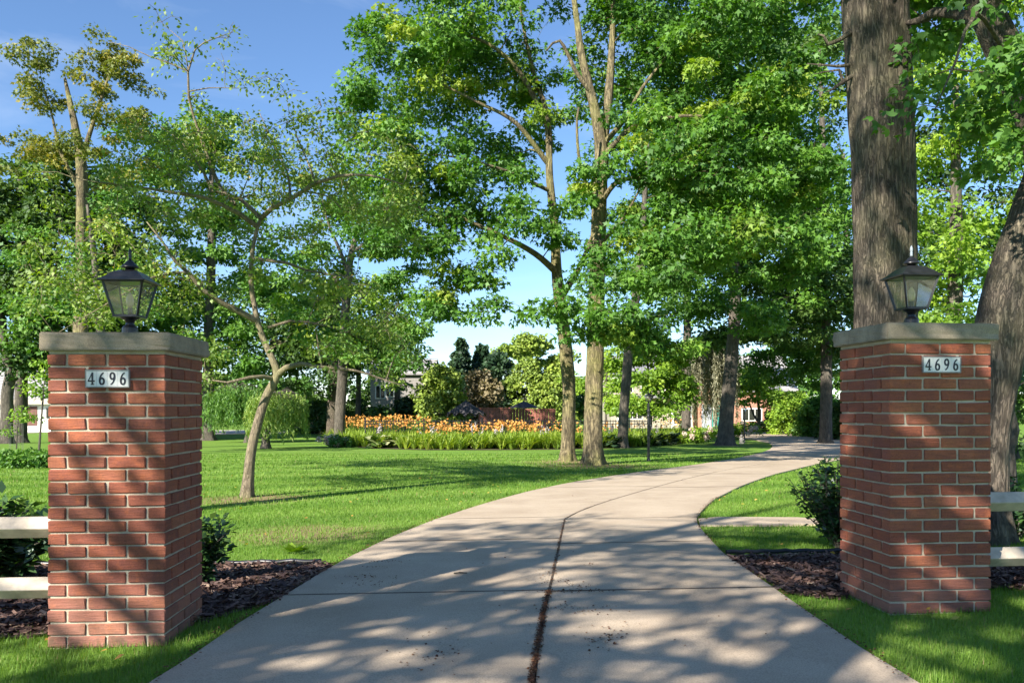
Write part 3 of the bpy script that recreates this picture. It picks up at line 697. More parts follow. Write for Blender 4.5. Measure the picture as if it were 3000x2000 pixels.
def clump_leaves(rng, centers, radii, n, size, flat=0.55, droop=0.35, up=0.9, jitter=0.6):
    """leaves through flattened clumps: origins, axes, normals, tone"""
    k = len(centers); C = np.repeat(np.array(centers, float), n, 0); Rr = np.repeat(np.array(radii, float), n)
    d = unit(rng.normal(size=(k * n, 3))); rad = rng.random(k * n) ** 0.45
    off = d * rad[:, None]; off[:, 2] *= flat
    horiz = np.hypot(off[:, 0], off[:, 1]); off[:, 2] -= droop * horiz ** 2 * 0.6
    O = C + off * Rr[:, None]
    A = off * np.array([1, 1, 0.4]) + np.array([0, 0, -0.28]) + rng.normal(scale=jitter, size=(k * n, 3)) * 0.7
    N = np.array([0, -0.18, up * 0.75]) + d * 0.55 + rng.normal(scale=jitter, size=(k * n, 3))
    tone = np.repeat(rng.random(k) ** 1.2, n) * 0.55 + rng.random(k * n) * 0.45
    return O, A, N, size * (0.65 + 0.6 * rng.random(k * n)), tone

def smooth_path(pts, step):
    """Catmull-Rom through (x,y,z,r) points"""
    P_ = [np.array(p, float) for p in pts]; out = []
    P_ = [2 * P_[0] - P_[1]] + P_ + [2 * P_[-1] - P_[-2]]
    for i in range(1, len(P_) - 2):
        p0, p1, p2, p3 = P_[i - 1:i + 3]; n = max(1, int(np.linalg.norm(p2[:3] - p1[:3]) / step))
        for t in np.arange(n) / n:
            q = 0.5 * ((2 * p1) + (-p0 + p2) * t + (2 * p0 - 5 * p1 + 4 * p2 - p3) * t * t + (-p0 + 3 * p1 - 3 * p2 + p3) * t ** 3)
            q[3] = max(p1[3] + (p2[3] - p1[3]) * t, 0.003); out.append(q)
    out.append(P_[-2]); return out

def trunk_tube(mb, path, n, rough, rng, flare=True):
    """trunk with bark ridges: radius varies round and along the stem"""
    ph = rng.random(8) * 6.28; nr = max(7, n // 3)
    v, f = tube_arrays([p[:3] for p in path], [1.0] * len(path), n)
    zb = path[0][2]
    for i, p in enumerate(path):
        c = Vector(p[:3])
        for k in range(n):
            a = 2 * math.pi * k / n; z = p[2]
            w = 0.10 * math.sin(2 * a + ph[0] + 0.5 * z) + 0.06 * math.sin(3 * a + ph[1] - 0.7 * z)
            ridge = abs(math.sin(nr * a * 0.5 + ph[2] + 1.3 * math.sin(1.7 * z + ph[3]) + 0.8 * math.sin(4.1 * z + ph[5])))
            fl = 0.0
            if flare:
                h = max(0.0, z - zb); fl = math.exp(-h / 0.22) * (0.42 + 0.30 * math.sin(5 * a + ph[4]))
            q = p[3] * (1 + 0.5 * w + rough * (ridge - 0.5) + fl + rng.normal() * rough * 0.18)
            j = i * n + k; v[j] = c + (v[j] - c) * q
    mb.add(v, f)

def tree(name, label, base, trunk, blobs, leaf, bark, limbs=(), depth=None, dens=1.6, cr=0.6, lpc=70, lsize=0.13, kind='maple', seed=1,
         flat=0.5, droop=0.4, group=None, trunk_n=16, rough=0.05, cat='tree', twig=0.010, extra_leaf=None, cover=True, flare=True, absolute=False):
    """base: photo pixel of the trunk's foot. trunk/limbs: (px, py, depth offset, radius). blobs: (px, py, rx, ry, depth offset, depth radius m, weight)."""
    rng = np.random.default_rng(seed)
    g = G(*base) if depth is None else None
    D = depth if depth is not None else g.y
    foot = g if g is not None else Vector((D * (base[0] - PCX) / FPX, D, gz(D * (base[0] - PCX) / FPX, D)))
    root = empty(name, foot, 0, label, cat, group); org = np.array(foot)
    def W_(p): q = P(p[0], p[1], D + p[2]); return (q.x, q.y, q.z, p[3])
    tp = [(foot.x, foot.y, foot.z - 0.05, trunk[0][3])] + [W_(p) for p in trunk[1:]]
    path = smooth_path(tp, 0.12 if rough > 0.06 else 0.25)
    wood = MB(); trunk_tube(wood, path, trunk_n, rough, rng, flare)
    nodes = [p for p in path if p[2] > foot.z + 0.28 * (path[-1][2] - foot.z)] or path[-3:]
    for lb in limbs:
        lp = smooth_path([W_(p) for p in lb], 0.2); wood.tube([p[:3] for p in lp], [p[3] for p in lp], 8); nodes += lp[1:]
    NA = np.array(nodes)
    centers, radii = [], []
    s = D / FPX; mp = kind == 'maple'; dens *= 1.75 if mp else 1.9; lpc = int(lpc * (1.9 if mp else 2.3))
    for (bx, by, rx, ry, dd, rd, w) in blobs:
        area = math.pi * rx * ry * s * s; n = max(1, int(area * dens * w + rng.random()))
        c = P(bx, by, D + dd)
        d = unit(rng.normal(size=(n, 3))) * (rng.random(n) ** 0.40)[:, None]
        for q in d:
            centers.append((c.x + q[0] * rx * s, c.y + q[1] * rd, c.z + q[2] * ry * s)); radii.append(cr * (0.65 + 0.7 * rng.random()))
    centers = np.array(centers); radii = np.array(radii)
    keep = centers[:, 2] > gzv(centers[:, 0], centers[:, 1]) + 0.3
    centers, radii = centers[keep], radii[keep]
    order = np.argsort(np.linalg.norm(centers - NA[:, :3].mean(0), axis=1))
    nodes_arr = NA
    for i in order:
        c = centers[i]; d = np.linalg.norm(nodes_arr[:, :3] - c, axis=1) + 0.8 * np.maximum(0, nodes_arr[:, 2] - c[2] + 0.1)
        j = int(np.argmin(d)); a = nodes_arr[j]; Ls = np.linalg.norm(c - a[:3])
        if Ls < 0.15: continue
        mid = (a[:3] + c) / 2 + np.array([0, 0, 0.10 * Ls]) + rng.normal(size=3) * 0.07 * Ls
        r0 = min(a[3] * 0.7, twig + 0.011 * Ls); ns = max(3, min(7, int(Ls / 0.35)))
        ts = np.linspace(0, 1, ns + 1)[:, None]
        pts = (1 - ts) ** 2 * a[:3] + 2 * ts * (1 - ts) * mid + ts ** 2 * c
        pts[1:-1] += rng.normal(size=(ns - 1, 3)) * 0.025 * Ls
        rr = r0 + (twig * 0.5 - r0) * ts[:, 0]
        wood.tube(pts.tolist(), np.maximum(rr, 0.003).tolist(), 5 if r0 > 0.02 else 4, False)
        nodes_arr = np.vstack([nodes_arr, np.hstack([pts[1:], rr[1:, None]])])
        for q in range(3):            # twigs fanning through the clump
            e = c + unit(rng.normal(size=3) * np.array([1, 1, 0.5])) * radii[i] * 0.8
            m = (c + e) / 2 + np.array([0, 0, 0.06]); wood.tube([c, m, e], [twig * 0.5, twig * 0.4, twig * 0.25], 3, False)
    wood.v = [tuple(np.array(v) - org) for v in wood.v]
    wood.build('trunk', bark, root, True)
    O, A, N, S, tone = clump_leaves(rng, centers, radii, lpc, lsize, flat, droop)
    V = leaf_verts(O - org, A, N, S * (1.08 if D < 30 else 1.25), kind); k = V.shape[1]
    mats = [leaf] if extra_leaf is None else [leaf, extra_leaf]
    me = np_mesh('crown', V, k, len(V), tone)
    cr_o = link('crown', me, mats, root)
    if extra_leaf is not None:
        mi = (np.repeat(rng.random(len(centers)) < 0.13, lpc)).astype(np.int32); me.polygons.foreach_set('material_index', mi)
    return root

# crabapple: leaning trunk, open crown over the lawn -------------------------
tree('crabapple_tree', 'small leaning tree with open twiggy crown on the lawn behind the pillar', (722, 1456),
     [(722, 1456, 0, 0.082), (728, 1390, 0, 0.076), (738, 1310, 0, 0.073), (760, 1220, 0, 0.068), (785, 1150, 0, 0.064), (812, 1098, 0, 0.061), (797, 1050, 0, 0.052), (775, 1000, 0.05, 0.049),
      (757, 950, 0.05, 0.047), (744, 890, 0.05, 0.042), (735, 820, 0.0, 0.038), (737, 760, 0, 0.035), (748, 690, 0, 0.030), (764, 640, 0, 0.027)],
     [(720, 520, 330, 190, 0.3, 2.2, 1.0), (420, 560, 300, 120, 0.2, 1.8, 0.95), (1020, 500, 230, 160, 0.2, 1.8, 1.0), (560, 400, 230, 120, 0.4, 1.6, 0.7),
      (330, 800, 280, 150, -0.3, 1.6, 1.0), (250, 900, 200, 80, -0.6, 1.2, 0.9), (520, 880, 160, 110, 0.0, 1.4, 0.7), (620, 1080, 70, 80, -0.2, 0.8, 1.2), (560, 250, 120, 110, 0.1, 0.8, 0.22),
      (620, 120, 120, 55, 0, 0.4, 0.30), (690, 240, 70, 50, 0, 0.4, 0.30), (530, 60, 60, 50, 0, 0.3, 0.18), (820, 290, 80, 60, 0, 0.6, 0.40), (440, 200, 110, 70, 0, 0.4, 0.16),
      (1000, 900, 170, 110, 0.0, 1.2, 0.9), (1130, 1030, 130, 110, 0.2, 1.0, 1.0), (900, 760, 200, 120, 0.5, 1.4, 0.7), (1180, 620, 120, 120, 0.3, 1.2, 0.8), (930, 1030, 110, 60, 0.0, 0.9, 0.9)],
     M['leaf_crab'], M['bark_crab'],
     limbs=[[(764, 640, 0, 0.042), (800, 608, -0.2, 0.038), (852, 583, -0.4, 0.034), (925, 537, -0.6, 0.03), (990, 516, -0.7, 0.024), (1085, 514, -0.8, 0.015), (1180, 540, -0.8, 0.008)],
            [(755, 665, 0, 0.042), (699, 625, -0.2, 0.038), (653, 602, -0.35, 0.034), (599, 579, -0.5, 0.03), (500, 564, -0.7, 0.024), (437, 553, -0.8, 0.018), (268, 531, -1.0, 0.008)],
            [(764, 640, 0, 0.036), (703, 583, 0.2, 0.03), (622, 558, 0.3, 0.026), (594, 500, 0.3, 0.022), (558, 451, 0.3, 0.017), (527, 411, 0.2, 0.012), (420, 340, 0.2, 0.006)],
            [(690, 600, 0.2, 0.036), (640, 540, 0.3, 0.032), (616, 482, 0.3, 0.028), (580, 379, 0.2, 0.024), (553, 286, 0.1, 0.019), (551, 210, 0, 0.016), (571, 147, 0, 0.012), (598, 125, 0, 0.009), (683, 94, 0, 0.005)],
            [(551, 210, 0, 0.012), (491, 183, 0, 0.010), (437, 165, 0, 0.008), (379, 138, 0, 0.006), (321, 123, 0, 0.004)],
            [(555, 268, 0, 0.011), (612, 258, 0, 0.009), (714, 259, 0, 0.005)],
            [(551, 205, 0, 0.010), (535, 120, 0, 0.008), (500, 90, 0, 0.004)],
            [(812, 1098, 0, 0.06), (838, 1076, -0.1, 0.045), (882, 1065, -0.2, 0.036), (943, 1075, -0.3, 0.027), (1040, 1085, -0.4, 0.018), (1180, 1130, -0.5, 0.008)],
            [(748, 937, 0.05, 0.055), (642, 882, -0.3, 0.045), (590, 846, -0.5, 0.038), (551, 799, -0.6, 0.030), (515, 767, -0.7, 0.024), (480, 714, -0.8, 0.016), (430, 650, -0.8, 0.008)],
            [(551, 799, -0.6, 0.026), (500, 800, -0.8, 0.02), (448, 812, -1.0, 0.014), (330, 880, -1.2, 0.010), (160, 980, -1.3, 0.005)],
            [(800, 1110, 0, 0.04), (770, 1103, -0.2, 0.033), (733, 1105, -0.4, 0.026), (665, 1120, -0.5, 0.016), (600, 1110, -0.5, 0.007)],
            [(737, 760, 0, 0.036), (780, 762, 0.0, 0.03), (840, 770, 0.1, 0.024), (900, 792, 0.1, 0.016), (1040, 815, 0.1, 0.007)],
            [(785, 960, 0.05, 0.03), (850, 940, 0.2, 0.022), (960, 955, 0.3, 0.012), (1080, 1000, 0.3, 0.006)],
            [(852, 583, -0.4, 0.022), (840, 500, -0.1, 0.016), (800, 420, 0, 0.010), (760, 330, 0, 0.005)],
            [(925, 537, -0.6, 0.02), (900, 470, -0.3, 0.014), (870, 400, 0, 0.008), (845, 320, 0, 0.004)]],
     dens=7.0, cr=0.29, lpc=28, lsize=0.066, kind='oval', seed=11, flat=0.7, droop=0.2, trunk_n=20, rough=0.07, twig=0.010)

# the two tall maples by the drive --------------------------------------------
tree('maple_tree', 'tall maple with the slimmer forked trunk in the pair by the drive', (1661, 1350),
     [(1661, 1350, 0, 0.202), (1664, 1280, 0, 0.194), (1667, 1150, 0, 0.185), (1660, 1050, 0, 0.181), (1650, 950, 0, 0.172), (1640, 870, 0, 0.172), (1630, 780, 0, 0.138), (1626, 680, 0, 0.120), (1610, 520, 0, 0.103), (1604, 350, 0, 0.086), (1560, 200, 0, 0.060), (1530, 60, 0, 0.043), (1500, -150, 0, 0.026)],
     [(1260, 180, 240, 160, 0.5, 3.0, 1.0), (1130, 330, 130, 130, 0, 2.0, 0.9), (1380, 60, 250, 150, 0, 3, 0.9), (1480, 330, 200, 170, 1.0, 2.5, 0.75), (1180, 480, 170, 110, -1, 2.0, 1.0), (1380, 560, 190, 120, -1, 2.2, 0.8),
      (1220, 680, 150, 110, -1.5, 1.6, 0.75), (1330, 800, 130, 80, -1.5, 1.5, 0.6), (1260, 880, 100, 70, -1.5, 1.4, 0.8), (1450, 760, 110, 70, -1, 1.5, 0.5), (1580, 640, 110, 120, -1.5, 1.5, 0.6), (1600, -150, 300, 160, 1, 3, 0.8), (1130, 620, 110, 90, -1, 1.2, 0.9),
      (1480, 900, 100, 35, -2.5, 1.0, 0.7)],
     M['leaf_maple'], M['bark_maple'],
     limbs=[[(1633, 800, 0, 0.10), (1570, 745, -0.6, 0.085), (1490, 700, -1.0, 0.07), (1400, 660, -1.3, 0.055), (1335, 635, -1.5, 0.04), (1230, 640, -1.5, 0.02)],
            [(1645, 870, 0, 0.11), (1675, 820, 0.3, 0.10), (1700, 780, 0.4, 0.08), (1740, 680, 0.8, 0.05)],
            [(1606, 370, 0, 0.09), (1540, 240, -0.3, 0.07), (1480, 165, -0.5, 0.055), (1400, 115, -0.6, 0.04), (1290, 95, -0.8, 0.02)],
            [(1606, 440, 0, 0.06), (1590, 330, 0.3, 0.05), (1500, 215, 0.5, 0.035), (1420, 200, 0.5, 0.02)],
            [(1606, 480, 0, 0.08), (1510, 360, -0.6, 0.06), (1400, 300, -0.9, 0.04), (1250, 225, -1.1, 0.02)],
            [(1612, 560, 0, 0.06), (1480, 500, -1.0, 0.04), (1330, 460, -1.5, 0.025), (1200, 450, -1.6, 0.012)]],
     dens=2.1, cr=0.56, lpc=90, lsize=0.145, seed=21, flat=0.5, droop=0.5, trunk_n=26, rough=0.10, extra_leaf=M['leaf_maple_pale'], twig=0.011)
tree('maple_tree', 'tall maple with the thickest sunlit yellow-green trunk by the drive', (1738, 1360),
     [(1738, 1360, 0, 0.251), (1738, 1280, 0, 0.238), (1740, 1150, 0, 0.231), (1745, 1000, 0, 0.224), (1748, 850, 0, 0.216), (1752, 700, 0, 0.202), (1757, 560, 0, 0.185), (1762, 440, 0, 0.167), (1745, 330, -0.1, 0.123), (1725, 250, -0.2, 0.106), (1702, 150, -0.3, 0.088), (1690, 60, -0.3, 0.070), (1660, -150, -0.3, 0.044)],
     [(1850, 130, 230, 150, 1.8, 2.2, 0.8), (2080, 160, 270, 170, 0.5, 3.2, 1.2), (2060, 380, 260, 160, -0.5, 3.0, 1.15), (2290, 330, 150, 170, 0.5, 2.5, 1.0), (2220, 520, 190, 120, -1.0, 2.4, 1.1), (1970, 540, 180, 110, -1.2, 2.0, 1.0),
      (2060, 680, 230, 100, -1.5, 2.2, 1.05), (1900, 700, 110, 80, -1.6, 1.4, 0.8), (1880, 830, 170, 60, -2.0, 1.5, 0.9), (1660, 930, 150, 40, -2.6, 1.0, 1.0), (1800, 940, 160, 50, -2.4, 1.2, 1.0), (2250, 720, 150, 110, -0.5, 2.0, 0.9), (2350, 560, 90, 130, 0, 1.6, 0.8),
      (1785, 480, 50, 120, -1.2, 0.5, 0.4), (1690, 560, 60, 80, -1.2, 0.6, 0.6), (1950, 1000, 130, 60, -1.5, 1.3, 0.9), (1900, -150, 400, 150, 0.5, 3.2, 0.8), (2250, -100, 250, 160, 0.5, 3, 0.9), (1640, 250, 110, 140, 1.5, 1.2, 0.5), (1770, 720, 60, 60, -1.0, 0.5, 0.5)],
     M['leaf_maple'], M['bark_maple'],
     limbs=[[(1762, 440, 0, 0.15), (1778, 330, 0.2, 0.13), (1788, 220, 0.3, 0.11), (1795, 80, 0.4, 0.08), (1800, -120, 0.4, 0.05)],
            [(1770, 420, 0, 0.08), (1830, 350, -0.4, 0.06), (1880, 260, -0.6, 0.045), (1950, 170, -0.7, 0.03)],
            [(1765, 460, 0, 0.08), (1850, 375, -0.6, 0.06), (1950, 345, -1.0, 0.045), (2060, 340, -1.3, 0.03), (2180, 350, -1.4, 0.015)],
            [(1758, 600, 0, 0.08), (1800, 540, -0.6, 0.065), (1850, 522, -0.9, 0.055), (1960, 525, -1.3, 0.035), (2080, 520, -1.5, 0.02)],
            [(1740, 280, -0.2, 0.07), (1690, 215, -0.4, 0.055), (1640, 120, -0.5, 0.04), (1600, 150, -0.6, 0.02)],
            [(1755, 640, 0, 0.055), (1700, 480, -0.8, 0.04), (1690, 350, -1.0, 0.03), (1695, 315, -1.0, 0.025)],
            [(1752, 720, 0, 0.06), (1810, 660, -0.8, 0.045), (1850, 600, -1.0, 0.03), (1880, 540, -1.1, 0.02)]],
     dens=2.2, cr=0.56, lpc=92, lsize=0.145, seed=22, flat=0.5, droop=0.5, trunk_n=30, rough=0.11, extra_leaf=M['leaf_maple_pale'], twig=0.011)
tree('maple_tree', 'grey-trunked maple leaning from the edge of the daylily bed', (1822, 1312),
     [(1822, 1312, 0, 0.23), (1828, 1200, 0, 0.21), (1836, 1100, 0, 0.20), (1848, 960, 0, 0.19), (1866, 850, 0, 0.17), (1880, 720, 0, 0.14), (1890, 560, 0, 0.11), (1900, 420, 0, 0.07)],
     [(1900, 560, 260, 200, 1.5, 3, 0.7), (2080, 560, 160, 150, 1.5, 3, 0.7), (1980, 800, 150, 80, 0, 2.0, 0.8), (1780, 760, 90, 100, 1, 1.5, 0.4)],
     M['leaf_maple'], M['bark_grey'], dens=0.85, cr=0.75, lpc=80, lsize=0.17, seed=23, trunk_n=22, rough=0.09)
tree('maple_tree', 'straight dark-trunked maple on the lawn tip beside the drive bend', (2125, 1304),
     [(2125, 1304, 0, 0.38), (2128, 1230, 0, 0.33), (2135, 1150, 0, 0.32), (2147, 1000, 0, 0.30), (2153, 900, 0, 0.28), (2155, 780, 0, 0.25), (2165, 620, 0, 0.18), (2170, 450, 0, 0.12)],
     [(2150, 620, 240, 200, 1, 4, 0.8), (2000, 760, 120, 120, 0, 3, 0.8), (2300, 760, 150, 150, 0, 3, 0.9), (2130, 900, 150, 60, -2.0, 2, 0.9), (2250, 930, 110, 60, -1.5, 2, 0.9), (2400, 600, 90, 160, 1, 3, 0.8)],
     M['leaf_maple'], M['bark_grey'], dens=0.55, cr=0.95, lpc=90, lsize=0.21, seed=24, trunk_n=24, rough=0.09)

# thick trunk behind the sunlit pillar and its leaning neighbour -----------------
tree('oak_tree', 'massive straight trunk with furrowed brown bark behind the sunlit pillar', (2602, 1378),
     [(2602, 1378, 0, 0.311), (2598, 1250, 0, 0.281), (2594, 1100, 0, 0.273), (2592, 900, 0, 0.267), (2590, 700, 0, 0.267), (2586, 500, 0, 0.265), (2578, 300, 0, 0.273), (2570, 100, 0, 0.277), (2562, -60, 0, 0.277), (2555, -400, 0, 0.252), (2560, -900, 0, 0.185)],
     [(2500, -650, 700, 300, 0, 3.5, 1.0), (2800, -900, 500, 300, 1, 3.0, 1.0), (2250, -900, 450, 250, 0.5, 2.6, 1.0), (2700, 60, 50, 50, 0.8, 0.4, 0.8)],
     M['leaf_mid'], M['bark_big'], depth=8.2,
     limbs=[[(2500, 90, 0, 0.03), (2455, 120, -0.2, 0.02), (2425, 130, -0.25, 0.018), (2412, 105, -0.25, 0.012), (2395, 100, -0.25, 0.005)],
            [(2505, 190, 0.05, 0.022), (2455, 195, -0.1, 0.014), (2400, 190, -0.1, 0.008), (2365, 187, -0.1, 0.003)],
            [(2510, 215, 0.0, 0.025), (2470, 240, -0.1, 0.02), (2440, 262, -0.2, 0.012), (2420, 270, -0.2, 0.004)],
            [(2470, 240, -0.1, 0.016), (2458, 205, -0.1, 0.012), (2410, 212, -0.2, 0.006), (2385, 218, -0.2, 0.003)]],
     dens=1.9, cr=0.55, lpc=60, lsize=0.12, kind='oval', seed=31, trunk_n=72, rough=0.085, twig=0.012)
tree('leaning_tree', 'thick reddish-brown trunk leaning out past the sunlit pillar', (2892, 1420),
     [(2892, 1420, 0, 0.163), (2897, 1330, 0, 0.142), (2904, 1250, 0, 0.138), (2915, 1150, 0, 0.159), (2935, 1000, 0, 0.202), (2958, 900, 0, 0.219), (3000, 770, 0, 0.224), (3050, 620, 0, 0.215), (3085, 480, 0, 0.198), (3040, 330, 0, 0.172), (2965, 190, 0, 0.146), (2900, 60, 0, 0.129), (2850, -100, 0, 0.103), (2800, -350, 0, 0.077)],
     [(2890, 200, 150, 150, -0.8, 0.8, 1.0), (2960, 420, 90, 130, -0.6, 0.6, 0.8), (2820, 80, 130, 90, -0.3, 1.0, 0.8), (3100, -300, 500, 350, 0, 2.5, 1.0), (2700, -350, 350, 200, 0, 2.0, 1.0)],
     M['leaf_mid'], M['bark_big'], depth=7.4,
     limbs=[[(2905, 70, 0, 0.07), (2850, 58, 0.1, 0.06), (2800, 40, 0.25, 0.05), (2740, 36, 0.4, 0.045), (2690, 62, 0.5, 0.035), (2650, 70, 0.6, 0.02)],
            [(2960, 180, 0, 0.02), (2860, 40, -0.6, 0.016), (2800, 180, -0.8, 0.010), (2740, 320, -0.9, 0.004)]],
     dens=9.0, cr=0.30, lpc=40, lsize=0.072, kind='maple8', seed=32, trunk_n=56, rough=0.085, twig=0.007)
tree('small_tree', 'small forked grey trunk growing between the rail fence and the woods', (2962, 1432),
     [(2962, 1432, 0, 0.072), (2960, 1370, 0, 0.065), (2958, 1320, 0, 0.06), (2975, 1260, 0, 0.05), (2962, 1200, 0, 0.04), (2990, 1060, 0, 0.03)],
     [(3010, 1050, 90, 120, 0.3, 1.0, 0.9), (2960, 1370, 60, 40, 0.3, 0.5, 0.8)],
     M['leaf_shrub'], M['bark_grey'], depth=11.0, limbs=[[(2958, 1320, 0, 0.045), (2930, 1280, 0, 0.035), (2915, 1230, 0, 0.02), (2900, 1120, 0, 0.01)]],
     dens=4, cr=0.3, lpc=30, lsize=0.08, kind='oval', seed=33, trunk_n=12, rough=0.05)

tree('broadleaf_tree', 'tall full-crowned tree behind the straight dark-trunked maple', (2010, 1255),
     [(2010, 1255, 0, 0.3), (2012, 1100, 0, 0.27), (2015, 800, 0, 0.2), (2020, 400, 0, 0.12)],
     [(1950, 330, 210, 200, 0, 4, 0.9), (2200, 330, 200, 240, 0, 4, 1.0), (2350, 120, 170, 200, 0, 4, 1.0), (2050, 120, 220, 180, 0, 4, 1.0), (2100, 640, 230, 170, 0, 4, 1.0), (1900, 650, 120, 150, 0, 3, 0.7), (2330, 600, 120, 200, 0, 4, 1.0), (2000, 880, 160, 80, 0, 3, 0.9)],
     M['leaf_mid'], M['bark_grey'], depth=54, dens=0.42, cr=1.1, lpc=60, lsize=0.25, kind='oval', seed=45)

# woods on the right ---------------------------------------------------------
WG = 'trees of the wood beside the drive'
tree('broadleaf_tree', 'broad leafy tree with drooping boughs over the drive court', (2520, 1290),
     [(2520, 1290, 0, 0.26), (2515, 1100, 0, 0.24), (2500, 900, 0, 0.2), (2480, 700, 0, 0.16), (2470, 450, 0, 0.1)],
     [(2400, 860, 170, 160, 0, 3, 1.0), (2300, 1000, 190, 90, -1.0, 2.5, 1.0), (2420, 1080, 130, 100, 0, 2.5, 1.0), (2450, 650, 110, 150, 0, 3, 0.8), (2260, 1080, 110, 60, -1.5, 1.6, 0.6), (2420, 480, 70, 130, 0, 2.5, 0.4)],
     M['leaf_mid'], M['bark_grey'], dens=1.0, cr=0.7, lpc=80, lsize=0.15, kind='oval', seed=41, droop=0.6, group=WG)
tree('broadleaf_tree', 'tall bright maple filling the gap between the two thick trunks', (2790, 1330),
     [(2790, 1330, 0, 0.2), (2790, 1100, 0, 0.18), (2800, 800, 0, 0.15), (2800, 500, 0, 0.1), (2800, 250, 0, 0.06)],
     [(2810, 250, 170, 200, 0, 2.5, 0.8), (2830, 520, 180, 170, 0, 2.5, 0.95), (2800, 780, 170, 160, 0, 2.5, 1.0), (2950, 700, 130, 250, 1, 2.5, 1.0), (2960, 250, 130, 200, 1, 2.5, 0.8), (2720, 950, 120, 120, 0, 2, 1.0), (2800, -50, 250, 130, 0, 2.5, 0.8)],
     M['leaf_lime'], M['bark_grey'], depth=19, dens=1.45, cr=0.6, lpc=70, lsize=0.14, seed=42, group=WG, extra_leaf=M['leaf_mid'])
tree('broadleaf_tree', 'dark dense tree in the wood behind the leaning trunk', (2960, 1300),
     [(2960, 1300, 0, 0.2), (2960, 1100, 0, 0.18), (2960, 800, 0, 0.14), (2960, 600, 0, 0.08)],
     [(2960, 950, 150, 200, 0, 3, 1.0), (2990, 1200, 120, 100, 0, 2.5, 1.0), (2850, 1150, 160, 120, 0, 2.5, 1.0), (3000, 600, 120, 250, 0, 3, 1.0), (2650, 1150, 150, 120, 0, 2.5, 1.0), (2850, 350, 180, 220, 0, 3, 0.9), (2800, 700, 150, 200, 0, 3, 1.0), (2850, 60, 180, 150, 0, 3, 0.8)],
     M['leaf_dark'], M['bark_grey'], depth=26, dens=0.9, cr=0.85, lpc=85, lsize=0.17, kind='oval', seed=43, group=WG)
tree('broadleaf_tree', 'tall leafy tree behind the drive court with its top out of view', (2420, 1262),
     [(2420, 1262, 0, 0.3), (2420, 1000, 0, 0.26), (2410, 700, 0, 0.2), (2410, 400, 0, 0.14), (2400, 150, 0, 0.08)],
     [(2420, 200, 130, 230, 0, 4, 0.45), (2380, 640, 170, 160, 0, 4, 0.8), (2300, 860, 170, 130, 0, 4, 1.0), (2440, 880, 130, 160, 0, 4, 1.0), (2160, 960, 150, 70, 0, 3, 0.9)],
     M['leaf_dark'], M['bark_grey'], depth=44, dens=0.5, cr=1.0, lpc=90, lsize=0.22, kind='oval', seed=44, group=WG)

# left side trees ------------------------------------------------------------
LG = 'tall trees on the left lawn'
tree('bronze_maple_tree', 'tall maple with bronze-yellow upper leaves against the sky', (232, 1248),
     [(232, 1248, 0, 0.32), (236, 1000, 0, 0.28), (240, 700, 0, 0.24), (238, 480, 0, 0.2), (222, 380, 0, 0.14), (205, 300, 0, 0.1), (190, 230, 0, 0.05)],
     [(120, 165, 65, 60, 0, 1.2, 1.3), (105, 255, 60, 50, 0, 1.2, 0.9), (285, 150, 60, 60, 0, 1.2, 1.3), (350, 175, 60, 60, 0, 1.2, 1.1), (290, 250, 80, 55, 0, 1.4, 0.9), (415, 225, 40, 50, 0, 0.9, 1.0), (340, 330, 90, 60, 0, 1.8, 1.0), (130, 280, 70, 50, 0, 1.4, 0.8), (420, 380, 60, 60, 0, 1.4, 0.8), (60, 420, 110, 90, 0, 2.4, 1.0), (200, 420, 120, 70, 0, 2.0, 0.6), (330, 470, 110, 80, 0, 2, 0.6)],
     M['leaf_bronze'], M['bark_maple'], depth=34,
     limbs=[[(238, 480, 0, 0.12), (260, 400, 0, 0.09), (300, 280, 0, 0.06), (330, 190, 0, 0.03)], [(236, 560, 0, 0.1), (180, 450, 0, 0.07), (150, 330, 0, 0.04), (120, 230, 0, 0.02)]],
     dens=1.75, cr=0.46, lpc=60, lsize=0.125, seed=51, group=LG)
tree('broadleaf_tree', 'dense dark green tree below the bronze maple crown', (60, 1246),
     [(60, 1246, 0, 0.34), (62, 1100, 0, 0.3), (60, 900, 0, 0.26), (60, 600, 0, 0.18), (60, 480, 0, 0.1)],
     [(50, 600, 160, 130, 0, 4, 1.0), (200, 720, 160, 160, 0, 4, 1.0), (60, 900, 160, 130, 0, 4, 0.95), (240, 950, 130, 110, 0, 3.5, 0.9), (250, 520, 110, 90, 0, 3, 0.8), (-60, 700, 120, 250, 0, 4, 1.0), (110, 1040, 120, 60, -1, 2.5, 0.9), (350, 640, 110, 110, 0, 3, 0.9)],
     M['leaf_dark'], M['bark_grey'], depth=46, limbs=[[(60, 1100, 0, 0.2), (30, 1050, 0, 0.16), (10, 960, 0, 0.1)]],
     dens=0.95, cr=0.95, lpc=80, lsize=0.23, kind='oval', seed=52, group=LG)
tree('broadleaf_tree', 'leafy yellow-green tree in front of the bronze maple trunk', (300, 1290),
     [(300, 1290, 0, 0.2), (298, 1100, 0, 0.17), (290, 900, 0, 0.13), (270, 700, 0, 0.08), (255, 600, 0, 0.04)],
     [(240, 620, 130, 80, 0, 1.8, 0.8), (180, 740, 140, 90, 0, 1.8, 0.9), (330, 760, 120, 90, 0, 1.8, 0.9), (230, 880, 160, 80, 0, 1.8, 0.9), (90, 880, 110, 90, 0, 1.6, 0.8), (400, 900, 90, 90, 0, 1.6, 0.8)],
     M['leaf_mid'], M['bark_grey'], depth=28, dens=0.85, cr=0.6, lpc=55, lsize=0.13, kind='oval', seed=60, group=LG)
